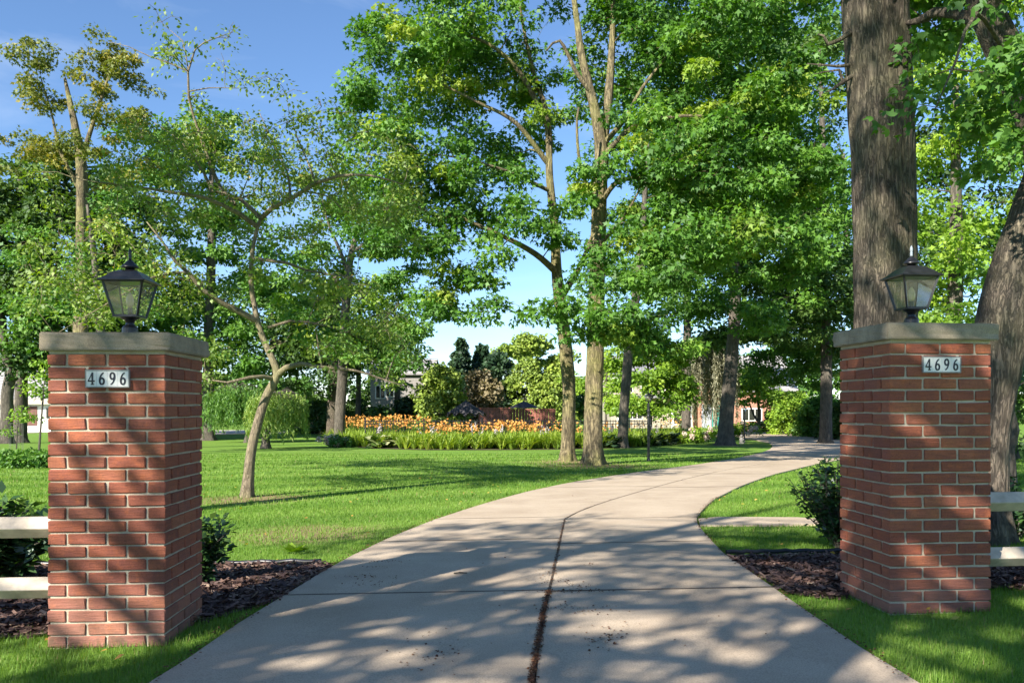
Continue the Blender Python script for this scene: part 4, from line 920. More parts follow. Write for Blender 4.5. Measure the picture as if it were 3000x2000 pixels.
tree('broadleaf_tree', 'grey-trunked tree standing before the white house roof', (18, 1243),
     [(18, 1243, 0, 0.3), (22, 1150, 0, 0.28), (30, 1090, 0, 0.26), (10, 1000, 0, 0.22), (-10, 850, 0, 0.15)],
     [(20, 800, 130, 130, 0, 3, 0.8), (30, 980, 130, 60, 0, 3, 0.8)], M['leaf_mid'], M['bark_grey'], depth=44, dens=0.6, cr=0.9, lpc=80, lsize=0.2, seed=53, group=LG)
tree('broadleaf_tree', 'rounded blue-green tree seen behind the open twiggy crown', (610, 1262),
     [(610, 1262, 0, 0.35), (612, 1000, 0, 0.3), (620, 700, 0, 0.22), (620, 420, 0, 0.1)],
     [(640, 400, 130, 100, 0, 3.5, 1.0), (480, 480, 130, 110, 0, 4, 0.8), (580, 640, 200, 120, 0, 4.5, 0.8), (430, 780, 150, 130, 0, 4, 1.0), (740, 800, 150, 120, 0, 4, 0.75), (560, 960, 170, 110, 0, 4, 1.0), (700, 1010, 130, 90, 0, 3, 0.9), (420, 980, 100, 130, 0, 3, 0.9)],
     M['leaf_mid'], M['bark_grey'], depth=50, dens=0.5, cr=1.0, lpc=95, lsize=0.23, kind='oval', seed=54, group=LG)
tree('broadleaf_tree', 'straight grey-trunked tree at the left end of the daylily bed', (994, 1266),
     [(994, 1266, 0, 0.27), (997, 1200, 0, 0.25), (1003, 1100, 0, 0.24), (1010, 950, 0, 0.22), (1020, 820, 0, 0.2), (1030, 740, 0, 0.16), (1060, 640, 0, 0.1), (1080, 560, 0, 0.06)],
     [(1030, 560, 150, 130, 0, 3, 0.8), (1150, 720, 130, 130, 0, 3, 0.9), (1180, 880, 110, 110, 0, 2.5, 1.0), (930, 700, 120, 130, 0, 3, 0.6), (1110, 1010, 130, 80, -1, 2.5, 1.0), (900, 930, 120, 100, 0, 3, 0.75), (1190, 990, 60, 50, 0, 2, 0.7)],
     M['leaf_mid'], M['bark_grey'], depth=43, limbs=[[(1022, 800, 0, 0.12), (990, 720, 0, 0.09), (960, 650, 0, 0.05), (940, 560, 0, 0.03)], [(1030, 740, 0, 0.1), (1085, 700, 0, 0.07), (1130, 640, 0, 0.04)]],
     dens=0.62, cr=0.85, lpc=85, lsize=0.19, kind='oval', seed=55, group=LG, trunk_n=18, extra_leaf=M['leaf_lime'])
tree('broadleaf_tree', 'shaded brown trunk standing just behind the straight grey trunk', (972, 1252),
     [(972, 1252, 0, 0.34), (975, 1150, 0, 0.32), (980, 1000, 0, 0.3), (985, 800, 0, 0.2)],
     [(960, 980, 130, 110, 0, 3, 1.0), (1050, 900, 140, 120, 0, 3.5, 1.0), (880, 1050, 90, 60, 0, 2.5, 0.9), (930, 1100, 80, 60, 0, 2.5, 1.0)], M['leaf_dark'], M['bark_big'], depth=52, dens=0.5, cr=1.0, lpc=90, lsize=0.22, kind='oval', seed=56, group=LG)
tree('broadleaf_tree', 'thin dark trunk amid shadowy foliage near the grey house', (1048, 1240),
     [(1048, 1240, 0, 0.2), (1050, 1150, 0, 0.18), (1052, 1000, 0, 0.15)],
     [(1060, 1050, 120, 60, 0, 3, 1.0), (1120, 980, 110, 90, 0, 3, 1.0)], M['leaf_dark'], M['bark_grey'], depth=60, dens=0.5, cr=1.0, lpc=80, lsize=0.22, kind='oval', seed=57, group=LG)

for i, (bx, dd_, bl, lf, lb) in enumerate((
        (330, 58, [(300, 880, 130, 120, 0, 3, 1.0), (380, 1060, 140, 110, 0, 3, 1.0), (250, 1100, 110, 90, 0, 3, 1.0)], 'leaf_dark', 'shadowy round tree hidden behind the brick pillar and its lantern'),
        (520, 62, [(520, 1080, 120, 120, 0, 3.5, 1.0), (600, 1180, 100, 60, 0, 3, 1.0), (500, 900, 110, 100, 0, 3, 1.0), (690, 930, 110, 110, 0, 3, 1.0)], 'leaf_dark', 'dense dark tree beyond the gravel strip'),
        (800, 66, [(800, 1050, 120, 100, 0, 3.5, 1.0), (880, 960, 110, 110, 0, 3.5, 1.0), (780, 900, 110, 100, 0, 3, 0.9), (900, 1120, 60, 60, 0, 2.5, 0.8)], 'leaf_mid', 'leafy tree above the bright small willow'),
        (1160, 64, [(1140, 1000, 70, 70, 0, 3, 0.9), (1060, 1010, 90, 70, 0, 3, 0.8), (1180, 1090, 60, 50, -4, 2, 0.9), (1110, 1080, 50, 40, -4, 2, 0.8)], 'leaf_mid', 'leafy tree in front of the grey house roof'))):
    tree('broadleaf_tree', lb, (bx, 1240), [(bx, 1240, 0, 0.26), (bx + 4, 1150, 0, 0.22), (bx, 1000, 0, 0.16), (bx - 5, 900, 0, 0.08)], bl, M[lf], M['bark_grey'], depth=dd_,
         dens=0.34, cr=1.1, lpc=60, lsize=0.26, kind='oval', seed=600 + i, group=LG)

# saplings at the far left ------------------------------------------------------
tree('sapling_tree', 'thin dark-stemmed sapling on the left lawn', (112, 1350), [(112, 1350, 0, 0.035), (118, 1270, 0, 0.03), (125, 1180, 0, 0.025), (130, 1110, 0, 0.015)],
     [(125, 1130, 45, 60, 0, 0.8, 1.0), (130, 1060, 40, 50, 0, 0.7, 1.0)], M['leaf_lime'], M['bark_grey'], dens=2.2, cr=0.35, lpc=30, lsize=0.10, kind='oval', seed=58, flare=False, trunk_n=8, twig=0.006)
tree('sapling_tree', 'lime-leaved sapling in a wire guard on the left lawn', (48, 1338), [(48, 1338, 0, 0.022), (49, 1290, 0, 0.02), (52, 1240, 0, 0.016), (54, 1200, 0, 0.01)],
     [(54, 1220, 42, 35, 0, 0.8, 1.4), (40, 1265, 25, 18, 0, 0.4, 1.0)], M['leaf_lime'], M['bark_grey'], dens=2.4, cr=0.32, lpc=30, lsize=0.10, kind='oval', seed=59, flare=False, trunk_n=8, twig=0.006)

gp_ = G(48, 1338); guard = [o for o in bpy.data.objects if o.get('label', '').startswith('lime-leaved sapling')][0]
wg = MB()
for k in range(10): a_ = 0.628 * k; wg.tube([(0.2 * math.cos(a_), 0.2 * math.sin(a_), 0), (0.2 * math.cos(a_), 0.2 * math.sin(a_), 1.1)], [0.004, 0.004], 3, False)
for z_ in (0.1, 0.4, 0.7, 1.08): wg.tube([(0.2 * math.cos(q_), 0.2 * math.sin(q_), z_) for q_ in np.linspace(0, 6.283, 15)], [0.004] * 15, 3, False)
wg.build('wire_guard', M['tile_frame'], guard)

# weeping willow ------------------------------------------------------------------
def weeper(name, label, base, topx, topy, rx, low, n, leaf, bark, depth, seed, lsize=0.12):
    rng = np.random.default_rng(seed); D = depth; s = D / FPX
    x0 = D * (base[0] - PCX) / FPX; foot = Vector((x0, D, gz(x0, D))); root = empty(name, foot, 0, label, 'tree')
    top = P(topx, topy, D); wood = MB()
    path = smooth_path([(foot.x, foot.y, foot.z - 0.05, 0.17), (foot.x + 0.03, D, foot.z + 0.7, 0.14), (*(foot.lerp(top, 0.55)), 0.12), (*top, 0.05)], 0.2)
    trunk_tube(wood, path, 14, 0.06, rng)
    O, A, N, S = [], [], [], []
    for k in range(n):
        a = rng.random() * 6.28; q = rng.random() ** 0.6; R = rx * s * q
        o = np.array(top) + np.array([math.cos(a) * R, math.sin(a) * R, -0.25 * R * q + rng.normal() * 0.08])
        st = np.array(path[int(len(path) * (0.55 + 0.4 * rng.random()))][:3])
        if k % 6 == 0:
            m = (st + o) / 2 + np.array([0, 0, 0.25 * R]); wood.tube([st, m, o], [0.03, 0.02, 0.008], 4, False)
        L = (o[2] - gz(o[0], o[1]) - low * rng.uniform(0.7, 2.2)) * rng.uniform(0.35, 1.0); nl = max(4, int(L / 0.035))
        t = np.sort(rng.random(nl)); out = np.array([math.cos(a), math.sin(a), 0]) * 0.35
        pts = o + t[:, None] * np.array([0, 0, -max(L, 0.2)]) + out * (np.sqrt(t) * 0.6)[:, None] + rng.normal(scale=0.03, size=(nl, 3))
        O.append(pts); A.append(np.array([0, 0, -1]) + rng.normal(scale=0.45, size=(nl, 3))); N.append(rng.normal(size=(nl, 3)) + out); S.append(lsize * rng.uniform(0.6, 1.3, nl))
    O, A, N, S = map(np.concatenate, (O, A, N, S)); V = leaf_verts(O - np.array(foot), A, N, S, 'narrow' if lsize > 0.1 else 'oval')
    wood.v = [tuple(Vector(v) - foot) for v in wood.v]; wood.build('trunk', bark, root, True)
    link('crown', np_mesh('crown', V, V.shape[1], len(V), rng.random(len(V))), leaf, root); return root
weeper('willow_tree', 'small weeping willow with bright trailing leaves on the lawn', (778, 1306), 815, 1150, 82, 0.35, 380, M['leaf_willow'], M['bark_grey'], 36, 61, 0.17)
weeper('willow_tree', 'darker weeping tree beside the bright small willow', (725, 1262), 700, 1130, 95, 0.5, 360, M['leaf_mid'], M['bark_grey'], 46, 62, 0.2)
weeper('birch_tree', 'weeping birch with grey-olive leaves and white stems before the house', (2095, 1255), 2075, 985, 85, 0.8, 300, M['leaf_birch'], M['bark_white'], 58, 63, 0.24)

# shade trees standing behind and beside the camera position (they dapple the gate) ----
def shade_tree(name, label, foot, height, crown, seed, leaf, n, cr, lpc, lsize):
    rng = np.random.default_rng(seed); f = Vector((foot[0], foot[1], gz(*foot))); root = empty(name, f, 0, label, 'tree')
    wood = MB(); path = smooth_path([(f.x, f.y, f.z - 0.1, 0.3), (f.x + 0.1, f.y, f.z + height * 0.35, 0.24), (f.x, f.y + 0.1, f.z + height * 0.7, 0.14), (f.x, f.y, f.z + height, 0.05)], 0.4)
    trunk_tube(wood, path, 16, 0.06, rng); cen, rad = [], []
    nodes = np.array([p for p in path if p[2] > f.z + height * 0.3])
    for (cx, cy, cz, rx, ry, rz, w) in crown:
        m = int(n * w); d = unit(rng.normal(size=(m, 3))) * (rng.random(m) ** 0.4)[:, None]
        for q in d:
            c = np.array([cx + q[0] * rx, cy + q[1] * ry, cz + q[2] * rz]); cen.append(c); rad.append(cr * rng.uniform(0.6, 1.4))
            j = int(np.argmin(np.linalg.norm(nodes[:, :3] - c, axis=1) + np.maximum(0, nodes[:, 2] - c[2]))); a = nodes[j]
            mid = (a[:3] + c) / 2 + np.array([0, 0, 0.3]); r0 = min(a[3] * 0.6, 0.05)
            wood.tube([a[:3], mid, c], [r0, r0 * 0.6, 0.008], 5, False)
    wood.v = [tuple(Vector(v) - f) for v in wood.v]; wood.build('trunk', M['bark_grey'], root, True)
    O, A, N, S, tone = clump_leaves(rng, cen, rad, lpc, lsize, 0.6, 0.3)
    V = leaf_verts(O - np.array(f), A, N, S, 'maple'); link('crown', np_mesh('crown', V, V.shape[1], len(V), tone), leaf, root); return root
def up_sun(x, y, t): return (x + TO_SUN.x * t, y + TO_SUN.y * t, TO_SUN.z * t)
a = up_sun(-1.2, 5.0, 11); b = up_sun(2.4, 5.6, 12); c = up_sun(0.4, 8.0, 14); d = up_sun(0.5, 3.0, 11)
shade_tree('shade_tree', 'tall maple across the road whose crown dapples the gate', (a[0] - 0.5, a[1] - 0.8), 11,
     [(*a, 2.4, 2.0, 1.5, 0.9), (*d, 3.4, 1.6, 1.5, 0.9)], 71, M['leaf_maple'], 62, 0.34, 34, 0.13)
shade_tree('shade_tree', 'second maple across the road shading the drive', (b[0] + 0.8, b[1] - 0.8), 11,
     [(*b, 2.4, 2.0, 1.4, 0.55), (*c, 3.0, 1.4, 1.0, 0.75)], 72, M['leaf_maple'], 62, 0.34, 34, 0.13)

e = up_sun(3.3, 8.2, 14.0); e = (e[0], e[1], e[2] + 3.2)
shade_tree('shade_tree', 'third maple across the road shading the thick trunk', (e[0] - 1.0, e[1] - 3.0), 13, [(*e, 2.4, 2.0, 2.6, 1.0)], 73, M['leaf_maple'], 30, 0.55, 60, 0.15)

h = up_sun(1.0, 18.0, 15.0)
shade_tree('shade_tree', 'maple beyond the left fence throwing shade bands across the lawn', (h[0] - 1.0, h[1] - 0.5), 12, [(*h, 3.4, 3.0, 1.5, 0.9), (h[0] - 5.0, h[1] + 4.5, h[2] + 0.5, 3.0, 2.4, 1.0, 0.7)], 74, M['leaf_maple'], 46, 0.6, 60, 0.15)

# background trees and shrubs -------------------------------------------------------
def bush(name, label, center_px, depth, rx, ry, rd, leaf, seed, n=60, cr=0.5, lpc=60, lsize=0.2, kind='blob', cat='shrub', group=None, shape='dome', stem=True, bark=None):
    """a dense shrub or clipped conifer standing on the ground: foliage from the ground to the top"""
    rng = np.random.default_rng(seed); D = depth; s = D / FPX
    x0 = D * (center_px[0] - PCX) / FPX; f = Vector((x0, D, gz(x0, D))); top = P(center_px[0], center_px[1], D).z; Hh = top - f.z; R = rx * s
    root = empty(name, f, 0, label, cat, group); cen, rad = [], []
    for _ in range(n):
        t = rng.random(); a = rng.random() * 6.28
        prof = (1 - t) ** 0.75 * 1.0 if shape == 'cone' else math.sqrt(max(0.0, 1 - (max(0, t - 0.35) / 0.65) ** 2))
        q = rng.random() ** 0.35 * prof
        cen.append((math.cos(a) * R * q, math.sin(a) * rd * q, max(0.15, Hh * t * 0.97))); rad.append(cr * rng.uniform(0.6, 1.3) * (0.55 + 0.45 * prof))
    wood = MB(); wood.tube([(0, 0, -0.05), (0.02, 0, Hh * 0.4), (0, 0.02, Hh * 0.85)], [0.08 * Hh / 3, 0.05 * Hh / 3, 0.015], 8)
    for c in cen[::3]: wood.tube([(0, 0, c[2] * 0.5), ((c[0]) * 0.5, c[1] * 0.5, c[2] * 0.8), c], [0.025, 0.015, 0.006], 4, False)
    wood.build('trunk' if cat == 'tree' else 'stem', bark or M['bark_grey'], root, True)
    O, A, N, S, tone = clump_leaves(rng, cen, rad, lpc, lsize, 0.85, 0.15, 0.5, 0.7)
    V = leaf_verts(O, A, N, S, kind); link('crown' if cat == 'tree' else 'foliage', np_mesh('foliage', V, V.shape[1], len(V), tone), leaf, root); return root
BG = 'evergreens behind the garden'
bush('spruce_tree', 'pointed dark spruce, tallest of the evergreens behind the umbrellas', (1350, 988), 74, 55, 0, 2.0, M['leaf_conifer'], 81, 110, 0.6, 80, 0.26, cat='tree', group=BG, shape='cone')
bush('spruce_tree', 'second dark spruce touching the taller pointed one', (1412, 1012), 76, 75, 0, 2.4, M['leaf_conifer'], 82, 130, 0.7, 80, 0.28, cat='tree', group=BG, shape='cone')
bush('cedar_tree', 'rounded yellow-green cedar beside the grey house', (1290, 1068), 54, 75, 0, 1.8, M['leaf_cedar'], 83, 100, 0.5, 80, 0.2, cat='tree', group=BG)
bush('cedar_tree', 'browned tan cedar above the ribbed umbrella', (1405, 1085), 58, 70, 0, 1.7, M['leaf_tan'], 84, 80, 0.5, 70, 0.2, cat='tree', group=BG)
bush('cedar_tree', 'dark green cedar between the tan one and the yellow-green bank', (1460, 1030), 70, 50, 0, 2.0, M['leaf_conifer'], 85, 90, 0.6, 80, 0.24, cat='tree', group=BG)
bush('cedar_tree', 'tall yellow-green cedar behind the flat umbrella', (1545, 1050), 68, 70, 0, 2.2, M['leaf_cedar'], 86, 120, 0.55, 85, 0.2, cat='tree', group=BG)
bush('cedar_tree', 'low yellow-green cedar against the slimmer forked trunk', (1615, 1100), 66, 60, 0, 2.0, M['leaf_cedar'], 87, 100, 0.5, 80, 0.2, cat='tree', group=BG)
bush('broadleaf_shrub', 'dark rounded shrub in front of the grey house', (1195, 1165), 60, 45, 0, 1.5, M['leaf_conifer'], 88, 70, 0.45, 70, 0.18)
bush('broadleaf_shrub', 'dark shrub behind the wooden swing frame', (935, 1165), 62, 60, 0, 1.6, M['leaf_dark'], 94, 80, 0.5, 60, 0.2)
bush('broadleaf_shrub', 'dark shrub between the straight grey trunk and the grey house', (1045, 1172), 64, 60, 0, 1.6, M['leaf_dark'], 95, 80, 0.5, 60, 0.2)
bush('broadleaf_shrub', 'dark shrub between the pale cedar and the shaded trunk', (1110, 1195), 56, 60, 0, 1.5, M['leaf_dark'], 89, 60, 0.45, 70, 0.18)
tree('feathery_tree', 'pale feathery tree rising behind the evergreens', (1560, 1230), [(1560, 1230, 0, 0.3), (1560, 1100, 0, 0.25), (1555, 1020, 0, 0.15)],
     [(1510, 1015, 60, 40, 0, 3, 1.0), (1570, 1000, 50, 35, 0, 3, 1.0), (1610, 1050, 60, 50, 0, 3, 1.0), (1640, 1110, 50, 50, 0, 3, 0.9), (1480, 1040, 40, 30, 0, 2, 0.8)],
     M['leaf_cedar'], M['bark_white'], depth=92, dens=0.5, cr=1.0, lpc=80, lsize=0.25, kind='blob', seed=90, droop=0.6)
tree('maple_tree', 'small bright green maple in front of the brick house', (1905, 1245), [(1905, 1245, 0, 0.1), (1905, 1180, 0, 0.09), (1900, 1100, 0, 0.07), (1895, 1020, 0, 0.04)],
     [(1870, 1040, 80, 50, 0, 1.8, 1.0), (1960, 1060, 70, 55, 0, 1.8, 1.0), (1900, 1110, 120, 50, -0.5, 2.0, 0.9), (1850, 1180, 80, 40, -0.6, 1.6, 1.0), (1990, 1150, 50, 40, -0.6, 1.2, 0.9), (1930, 1190, 70, 30, -0.8, 1.2, 0.9), (1900, 990, 60, 50, 0, 1.6, 1.0)],
     M['leaf_lime'], M['bark_grey'], depth=46, dens=1.7, cr=0.6, lpc=70, lsize=0.18, kind='oval', seed=91, limbs=[[(1905, 1170, 0, 0.06), (1940, 1120, 0, 0.045), (1965, 1090, 0, 0.02)], [(1903, 1150, 0, 0.05), (1870, 1100, 0, 0.035), (1850, 1060, 0, 0.02)]])
tree('young_tree', 'thin-stemmed young tree between the maple trunks', (1775, 1245), [(1775, 1245, 0, 0.07), (1776, 1150, 0, 0.06), (1778, 1080, 0, 0.04)],
     [(1790, 1090, 60, 60, 0, 1.4, 1.0), (1800, 1160, 50, 40, 0, 1.2, 0.9), (1760, 1060, 40, 40, 0, 1, 0.8), (1690, 1130, 30, 70, 0, 1.2, 0.8)],
     M['leaf_lime'], M['bark_grey'], depth=48, dens=1.1, cr=0.55, lpc=60, lsize=0.17, kind='oval', seed=92)
tree('ornamental_tree', 'low spreading two-stemmed tree before the brick wing', (2222, 1246), [(2222, 1246, 0, 0.13), (2224, 1205, 0, 0.11), (2218, 1160, 0, 0.08), (2210, 1110, 0, 0.05)],
     [(2200, 1090, 60, 40, 0, 1.8, 1.0), (2180, 1140, 50, 40, 0, 1.6, 1.0), (2250, 1140, 60, 50, 0, 1.8, 1.0), (2220, 1110, 70, 40, 0, 1.8, 1.0)],
     M['leaf_lime'], M['bark_grey'], depth=64, dens=1.0, cr=0.6, lpc=70, lsize=0.2, kind='oval', seed=93, limbs=[[(2222, 1235, 0, 0.1), (2208, 1215, 0, 0.08), (2195, 1180, 0, 0.05)]])
for i, (px, py, d, rx, lf, lb) in enumerate(((2330, 1150, 60, 75, 'leaf_lime', 'bright rounded shrub at the far edge of the court'), (2410, 1165, 56, 80, 'leaf_mid', 'larger shrub under the drooping boughs by the court'),
        (2470, 1180, 52, 70, 'leaf_dark', 'dark shrub half hidden by the sunlit pillar'), (2290, 1195, 66, 40, 'leaf_dark', 'shadowed shrub against the brick wing'))):
    bush('broadleaf_shrub', lb, (px, py), d, rx, 0, 1.8, M[lf], 100 + i, 90, 0.5, 75, 0.17)
# far treeline
far = [(-40, 1040), (120, 1070), (300, 1090), (450, 1060), (560, 1085), (700, 1075), (830, 1090), (1130, 1110), (1230, 1095), (1690, 1120), (1760, 1095), (1860, 1040), (1960, 1010), (2080, 985), (2180, 1030), (2300, 1000), (2430, 960), (2560, 970), (2700, 950), (2850, 930), (2980, 900)]
for i, (px, py) in enumerate(far):
    bush('woodland_tree', 'distant broadleaf tree in the far treeline', (px, py), 96 + (i * 7) % 17, 120 if i % 2 else 95, 0, 3.5, M[('leaf_mid', 'leaf_dark', 'leaf_mid')[i % 3]], 120 + i, 60, 1.0, 36, 0.5, cat='tree', group='far treeline')

# near shrubs by the gate -----------------------------------------------------------
def near_shrub(label, px, py, depth, w, h, seed, n=46, lsize=0.055, new_shoots=True):
    rng = np.random.default_rng(seed); x0 = depth * (px - PCX) / FPX; f = Vector((x0, depth, gz(x0, depth)))
    root = empty('leafy_shrub', f, 0, label, 'shrub'); wood = MB(); O, A, N, S, T = [], [], [], [], []
    for k in range(n):
        a = rng.random() * 6.28; q = math.sqrt(rng.random()); L = h * rng.uniform(0.6, 1.12) * (1.05 - 0.35 * q)
        tip = np.array([math.cos(a) * w * q, math.sin(a) * w * q * 0.8, L]); b = np.array([math.cos(a), math.sin(a), 0]) * 0.05
        pts = [b, b * 0.5 + tip * 0.5 + rng.normal(size=3) * 0.03 + np.array([0, 0, 0.06]), tip]
        wood.tube(pts, [0.007, 0.005, 0.002], 4, False)
        nl = int(L / 0.011)
        for t in rng.uniform(0.15, 1.0, nl):
            p = (1 - t) ** 2 * pts[0] + 2 * t * (1 - t) * pts[1] + t * t * pts[2]
            ax = unit(rng.normal(size=3) * np.array([1, 1, 0.5]) + np.array([0, 0, 0.25])); O.append(p + ax * rng.uniform(0, 0.05)); A.append(ax); N.append(np.array([0, 0, 1]) + rng.normal(size=3) * 0.5)
            S.append(lsize * rng.uniform(0.6, 1.3)); T.append(1.0 if (t > 0.88 and new_shoots and k % 4 == 0) else rng.random() * 0.92)
    wood.build('stem', M['bark_grey'], root); V = leaf_verts(np.array(O), np.array(A), np.array(N), np.array(S), 'oval')
    link('foliage', np_mesh('foliage', V, 4, len(V), np.array(T)), M['leaf_shrub'], root); return root
near_shrub('dark glossy shrub growing behind the pillar with the shaded inner side', 570, 1650, 6.1, 0.26, 0.58, 201, 26, 0.07)
near_shrub('dark leafy shrub behind the rail fence, pale sapling lawn beyond it', 10, 1650, 6.3, 0.42, 0.66, 202, 52, 0.09)
near_shrub('bushy dark green shrub with pale shoots beside the sunlit pillar', 2470, 1620, 7.2, 0.48, 0.78, 203, 95, 0.05)
near_shrub('low leafy shrub under the cream rail by the leaning trunk', 2960, 1580, 7.6, 0.40, 0.42, 204, 26, 0.07)
near_shrub('low shrub at the foot of the leaning trunk above the top rail', 2925, 1440, 8.3, 0.30, 0.55, 205, 26, 0.06)

# ------------------------------------------------------------------ daylily bed, fence, terrace
front_px = [(968, 1292), (1000, 1305), (1080, 1313), (1250, 1318), (1450, 1318), (1600, 1317), (1750, 1314), (1880, 1309), (1980, 1301), (2035, 1288)]
FR = [G(*p) for p in front_px]
def front_at(t):
    q = t * (len(FR) - 1); i = min(int(q), len(FR) - 2); return FR[i].lerp(FR[i + 1], q - i)
BED = [(p.x, p.y - 0.1) for p in FR] + [(FR[-1].x + 0.8, FR[-1].y + 3), (FR[-1].x - 2.0, FR[-1].y + 5), (FR[4].x, FR[4].y + 9), (FR[0].x + 1, FR[0].y + 8), (FR[0].x - 0.5, FR[0].y + 2)]
bed = ground_patch('flower_bed', BED, 0.016, M['soil'], 0, 1.5); tag(bed, 'dark soil of the long daylily bed', None, None, 'structure')
def strap_leaves(rng, bases, n, L, w, lean=0.55):
    """arching strap leaves: three quads each"""
    k = len(bases); B = np.repeat(np.array(bases), n, 0); m = len(B); a = rng.random(m) * 6.283; Ls = L * rng.uniform(0.55, 1.15, m); ln = lean * rng.uniform(0.3, 1.3, m)
    d = np.stack([np.cos(a), np.sin(a), np.zeros(m)], 1); sd = np.stack([-np.sin(a), np.cos(a), np.zeros(m)], 1); V = []
    B = B + d * 0.05
    st = []
    for t in (0, 0.4, 0.75, 1.0):
        c = B + d * (Ls * ln * t ** 1.7)[:, None] + np.array([0, 0, 1.0]) * (Ls * (t - 0.42 * ln * t ** 2.6))[:, None]
        hw = w * (1 - t ** 2.5) * 0.5 + 0.002; st.append((c - sd * hw, c + sd * hw))
    for i in range(3): V.append(np.stack([st[i][0], st[i][1], st[i + 1][1], st[i + 1][0]], 1))
    return np.concatenate(V, 0), np.tile(np.repeat(rng.random(k), n) * 0.5 + rng.random(m) * 0.5, 3)
rng = np.random.default_rng(300)
bases = []
for _ in range(900):
    p = front_at(rng.random()); q = rng.uniform(0.35, 3.2); x, y = p.x + rng.normal() * 0.15, p.y + q; bases.append((x, y, gz(x, y)))
for _ in range(600):
    t = rng.random(); p = front_at(t); q = rng.uniform(3.9, 7.5); x, y = p.x + rng.normal() * 0.2, p.y + q; bases.append((x, y, gz(x, y)))
V, tone = strap_leaves(rng, bases, 16, 0.84, 0.05, 0.95)
daylilies = tag(link('daylily_foliage', np_mesh('daylily_foliage', V, 4, len(V), tone), M['daylily']), 'mass of arching yellow-green daylily leaves filling the bed', None, None, 'stuff')
# orange flowers on thin stalks, beyond the fence
FO, FA, FN, FS = [], [], [], []; stalks = MB()
for _ in range(760):
    t = rng.random(); t = t * 0.55 if rng.random() < 0.58 else t; p = front_at(t); q = rng.uniform(4.0, 8.0); x, y = p.x + rng.normal() * 0.25, p.y + q
    h = rng.uniform(0.52, 0.95) * (1.0 + 0.32 * (t < 0.3)); b = Vector((x, y, gz(x, y) + 0.15)); tp = b + Vector((rng.normal() * 0.09, rng.normal() * 0.09, h)); stalks.tube([b, b.lerp(tp, 0.5), tp], [0.008, 0.007, 0.006], 3, False)
    for f in range(rng.integers(1, 4)):
        c = np.array(tp) + rng.normal(size=3) * 0.06; d = unit(rng.normal(size=3) + np.array([0, -0.5, 0.5])); e = unit(np.cross(d, [0.3, 0.2, 0.9])); g2 = np.cross(d, e)
        for k in range(6):
            a = k * math.pi / 3; FO.append(c); FA.append(e * math.cos(a) + g2 * math.sin(a) + d * 0.7); FN.append(d); FS.append(0.075 * rng.uniform(0.8, 1.3))
V = leaf_verts(np.array(FO), np.array(FA), np.array(FN), np.array(FS), 'oval')
flowers = tag(link('daylily_flowers', np_mesh('daylily_flowers', V, 4, len(V), rng.random(len(V))), M['orange']), 'bank of orange daylily blooms behind the black metal fence', None, None, 'stuff')
so = stalks.build('flower_stalks', M['daylily'], flowers)
# hostas along the front
def hosta(p, leaf, flower, seed, size, label, group):
    r = np.random.default_rng(seed); root = empty('hosta_plant', p, 0, label, 'hosta', group); m = 70
    a = r.random(m) * 6.283; el = r.uniform(0.1, 1.2, m); ra = size * r.uniform(0.1, 0.5, m)
    d = np.stack([np.cos(a), np.sin(a), 0 * a], 1); O = d * ra[:, None] * 0.8 + np.array([0, 0, 1]) * (size * (0.15 + 0.42 * el * 0.8))[:, None]
    A = d * 1.0 + np.array([0, 0, 1]) * (el * 0.9 - 0.5)[:, None]; N = np.array([0, 0, 1.0]) + d * 0.5 + r.normal(scale=0.2, size=(m, 3))
    V = leaf_verts(O, A, N, size * r.uniform(0.32, 0.52, m), 'blob'); link('leaves', np_mesh('leaves', V, 5, len(V), r.random(m)), leaf, root)
    if flower:
        st = MB(); O, A, N, S = [], [], [], []
        for k in range(5):
            t = Vector((r.normal() * 0.18, r.normal() * 0.15 + 0.1, size * r.uniform(1.0, 1.5))); st.tube([(0, 0, 0.1), t * 0.5 + Vector((0, 0, 0.05)), t], [0.007, 0.006, 0.004], 3, False)
            for q in range(16): O.append(np.array(t) * r.uniform(0.72, 1.0) + r.normal(size=3) * 0.012); A.append(r.normal(size=3) + np.array([0, 0, -0.6])); N.append(r.normal(size=3)); S.append(0.07)
        st.build('flower_stalk', M['daylily'], root); V = leaf_verts(np.array(O), np.array(A), np.array(N), np.array(S), 'oval'); link('blossom', np_mesh('blossom', V, 4, len(V), r.random(len(V))), M['lilac'], root)
    return root
HG = 'hostas along the front of the daylily bed'
for i, px in enumerate((1110, 1190, 1255, 1325, 1390)):
    p = G(px, 1313); hosta(p, M['hosta'], i % 2 == 0, 310 + i, 0.78, 'pale variegated hosta at the front of the daylily bed', HG)
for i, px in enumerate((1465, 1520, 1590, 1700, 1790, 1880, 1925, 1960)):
    p = G(px, 1312 - max(0, px - 1800) * 0.06); hosta(p, M['hosta_dark'], i % 2 == 0, 330 + i, 0.75, 'dark green hosta in the shaded end of the daylily bed', 'dark hostas in the shaded end of the bed')

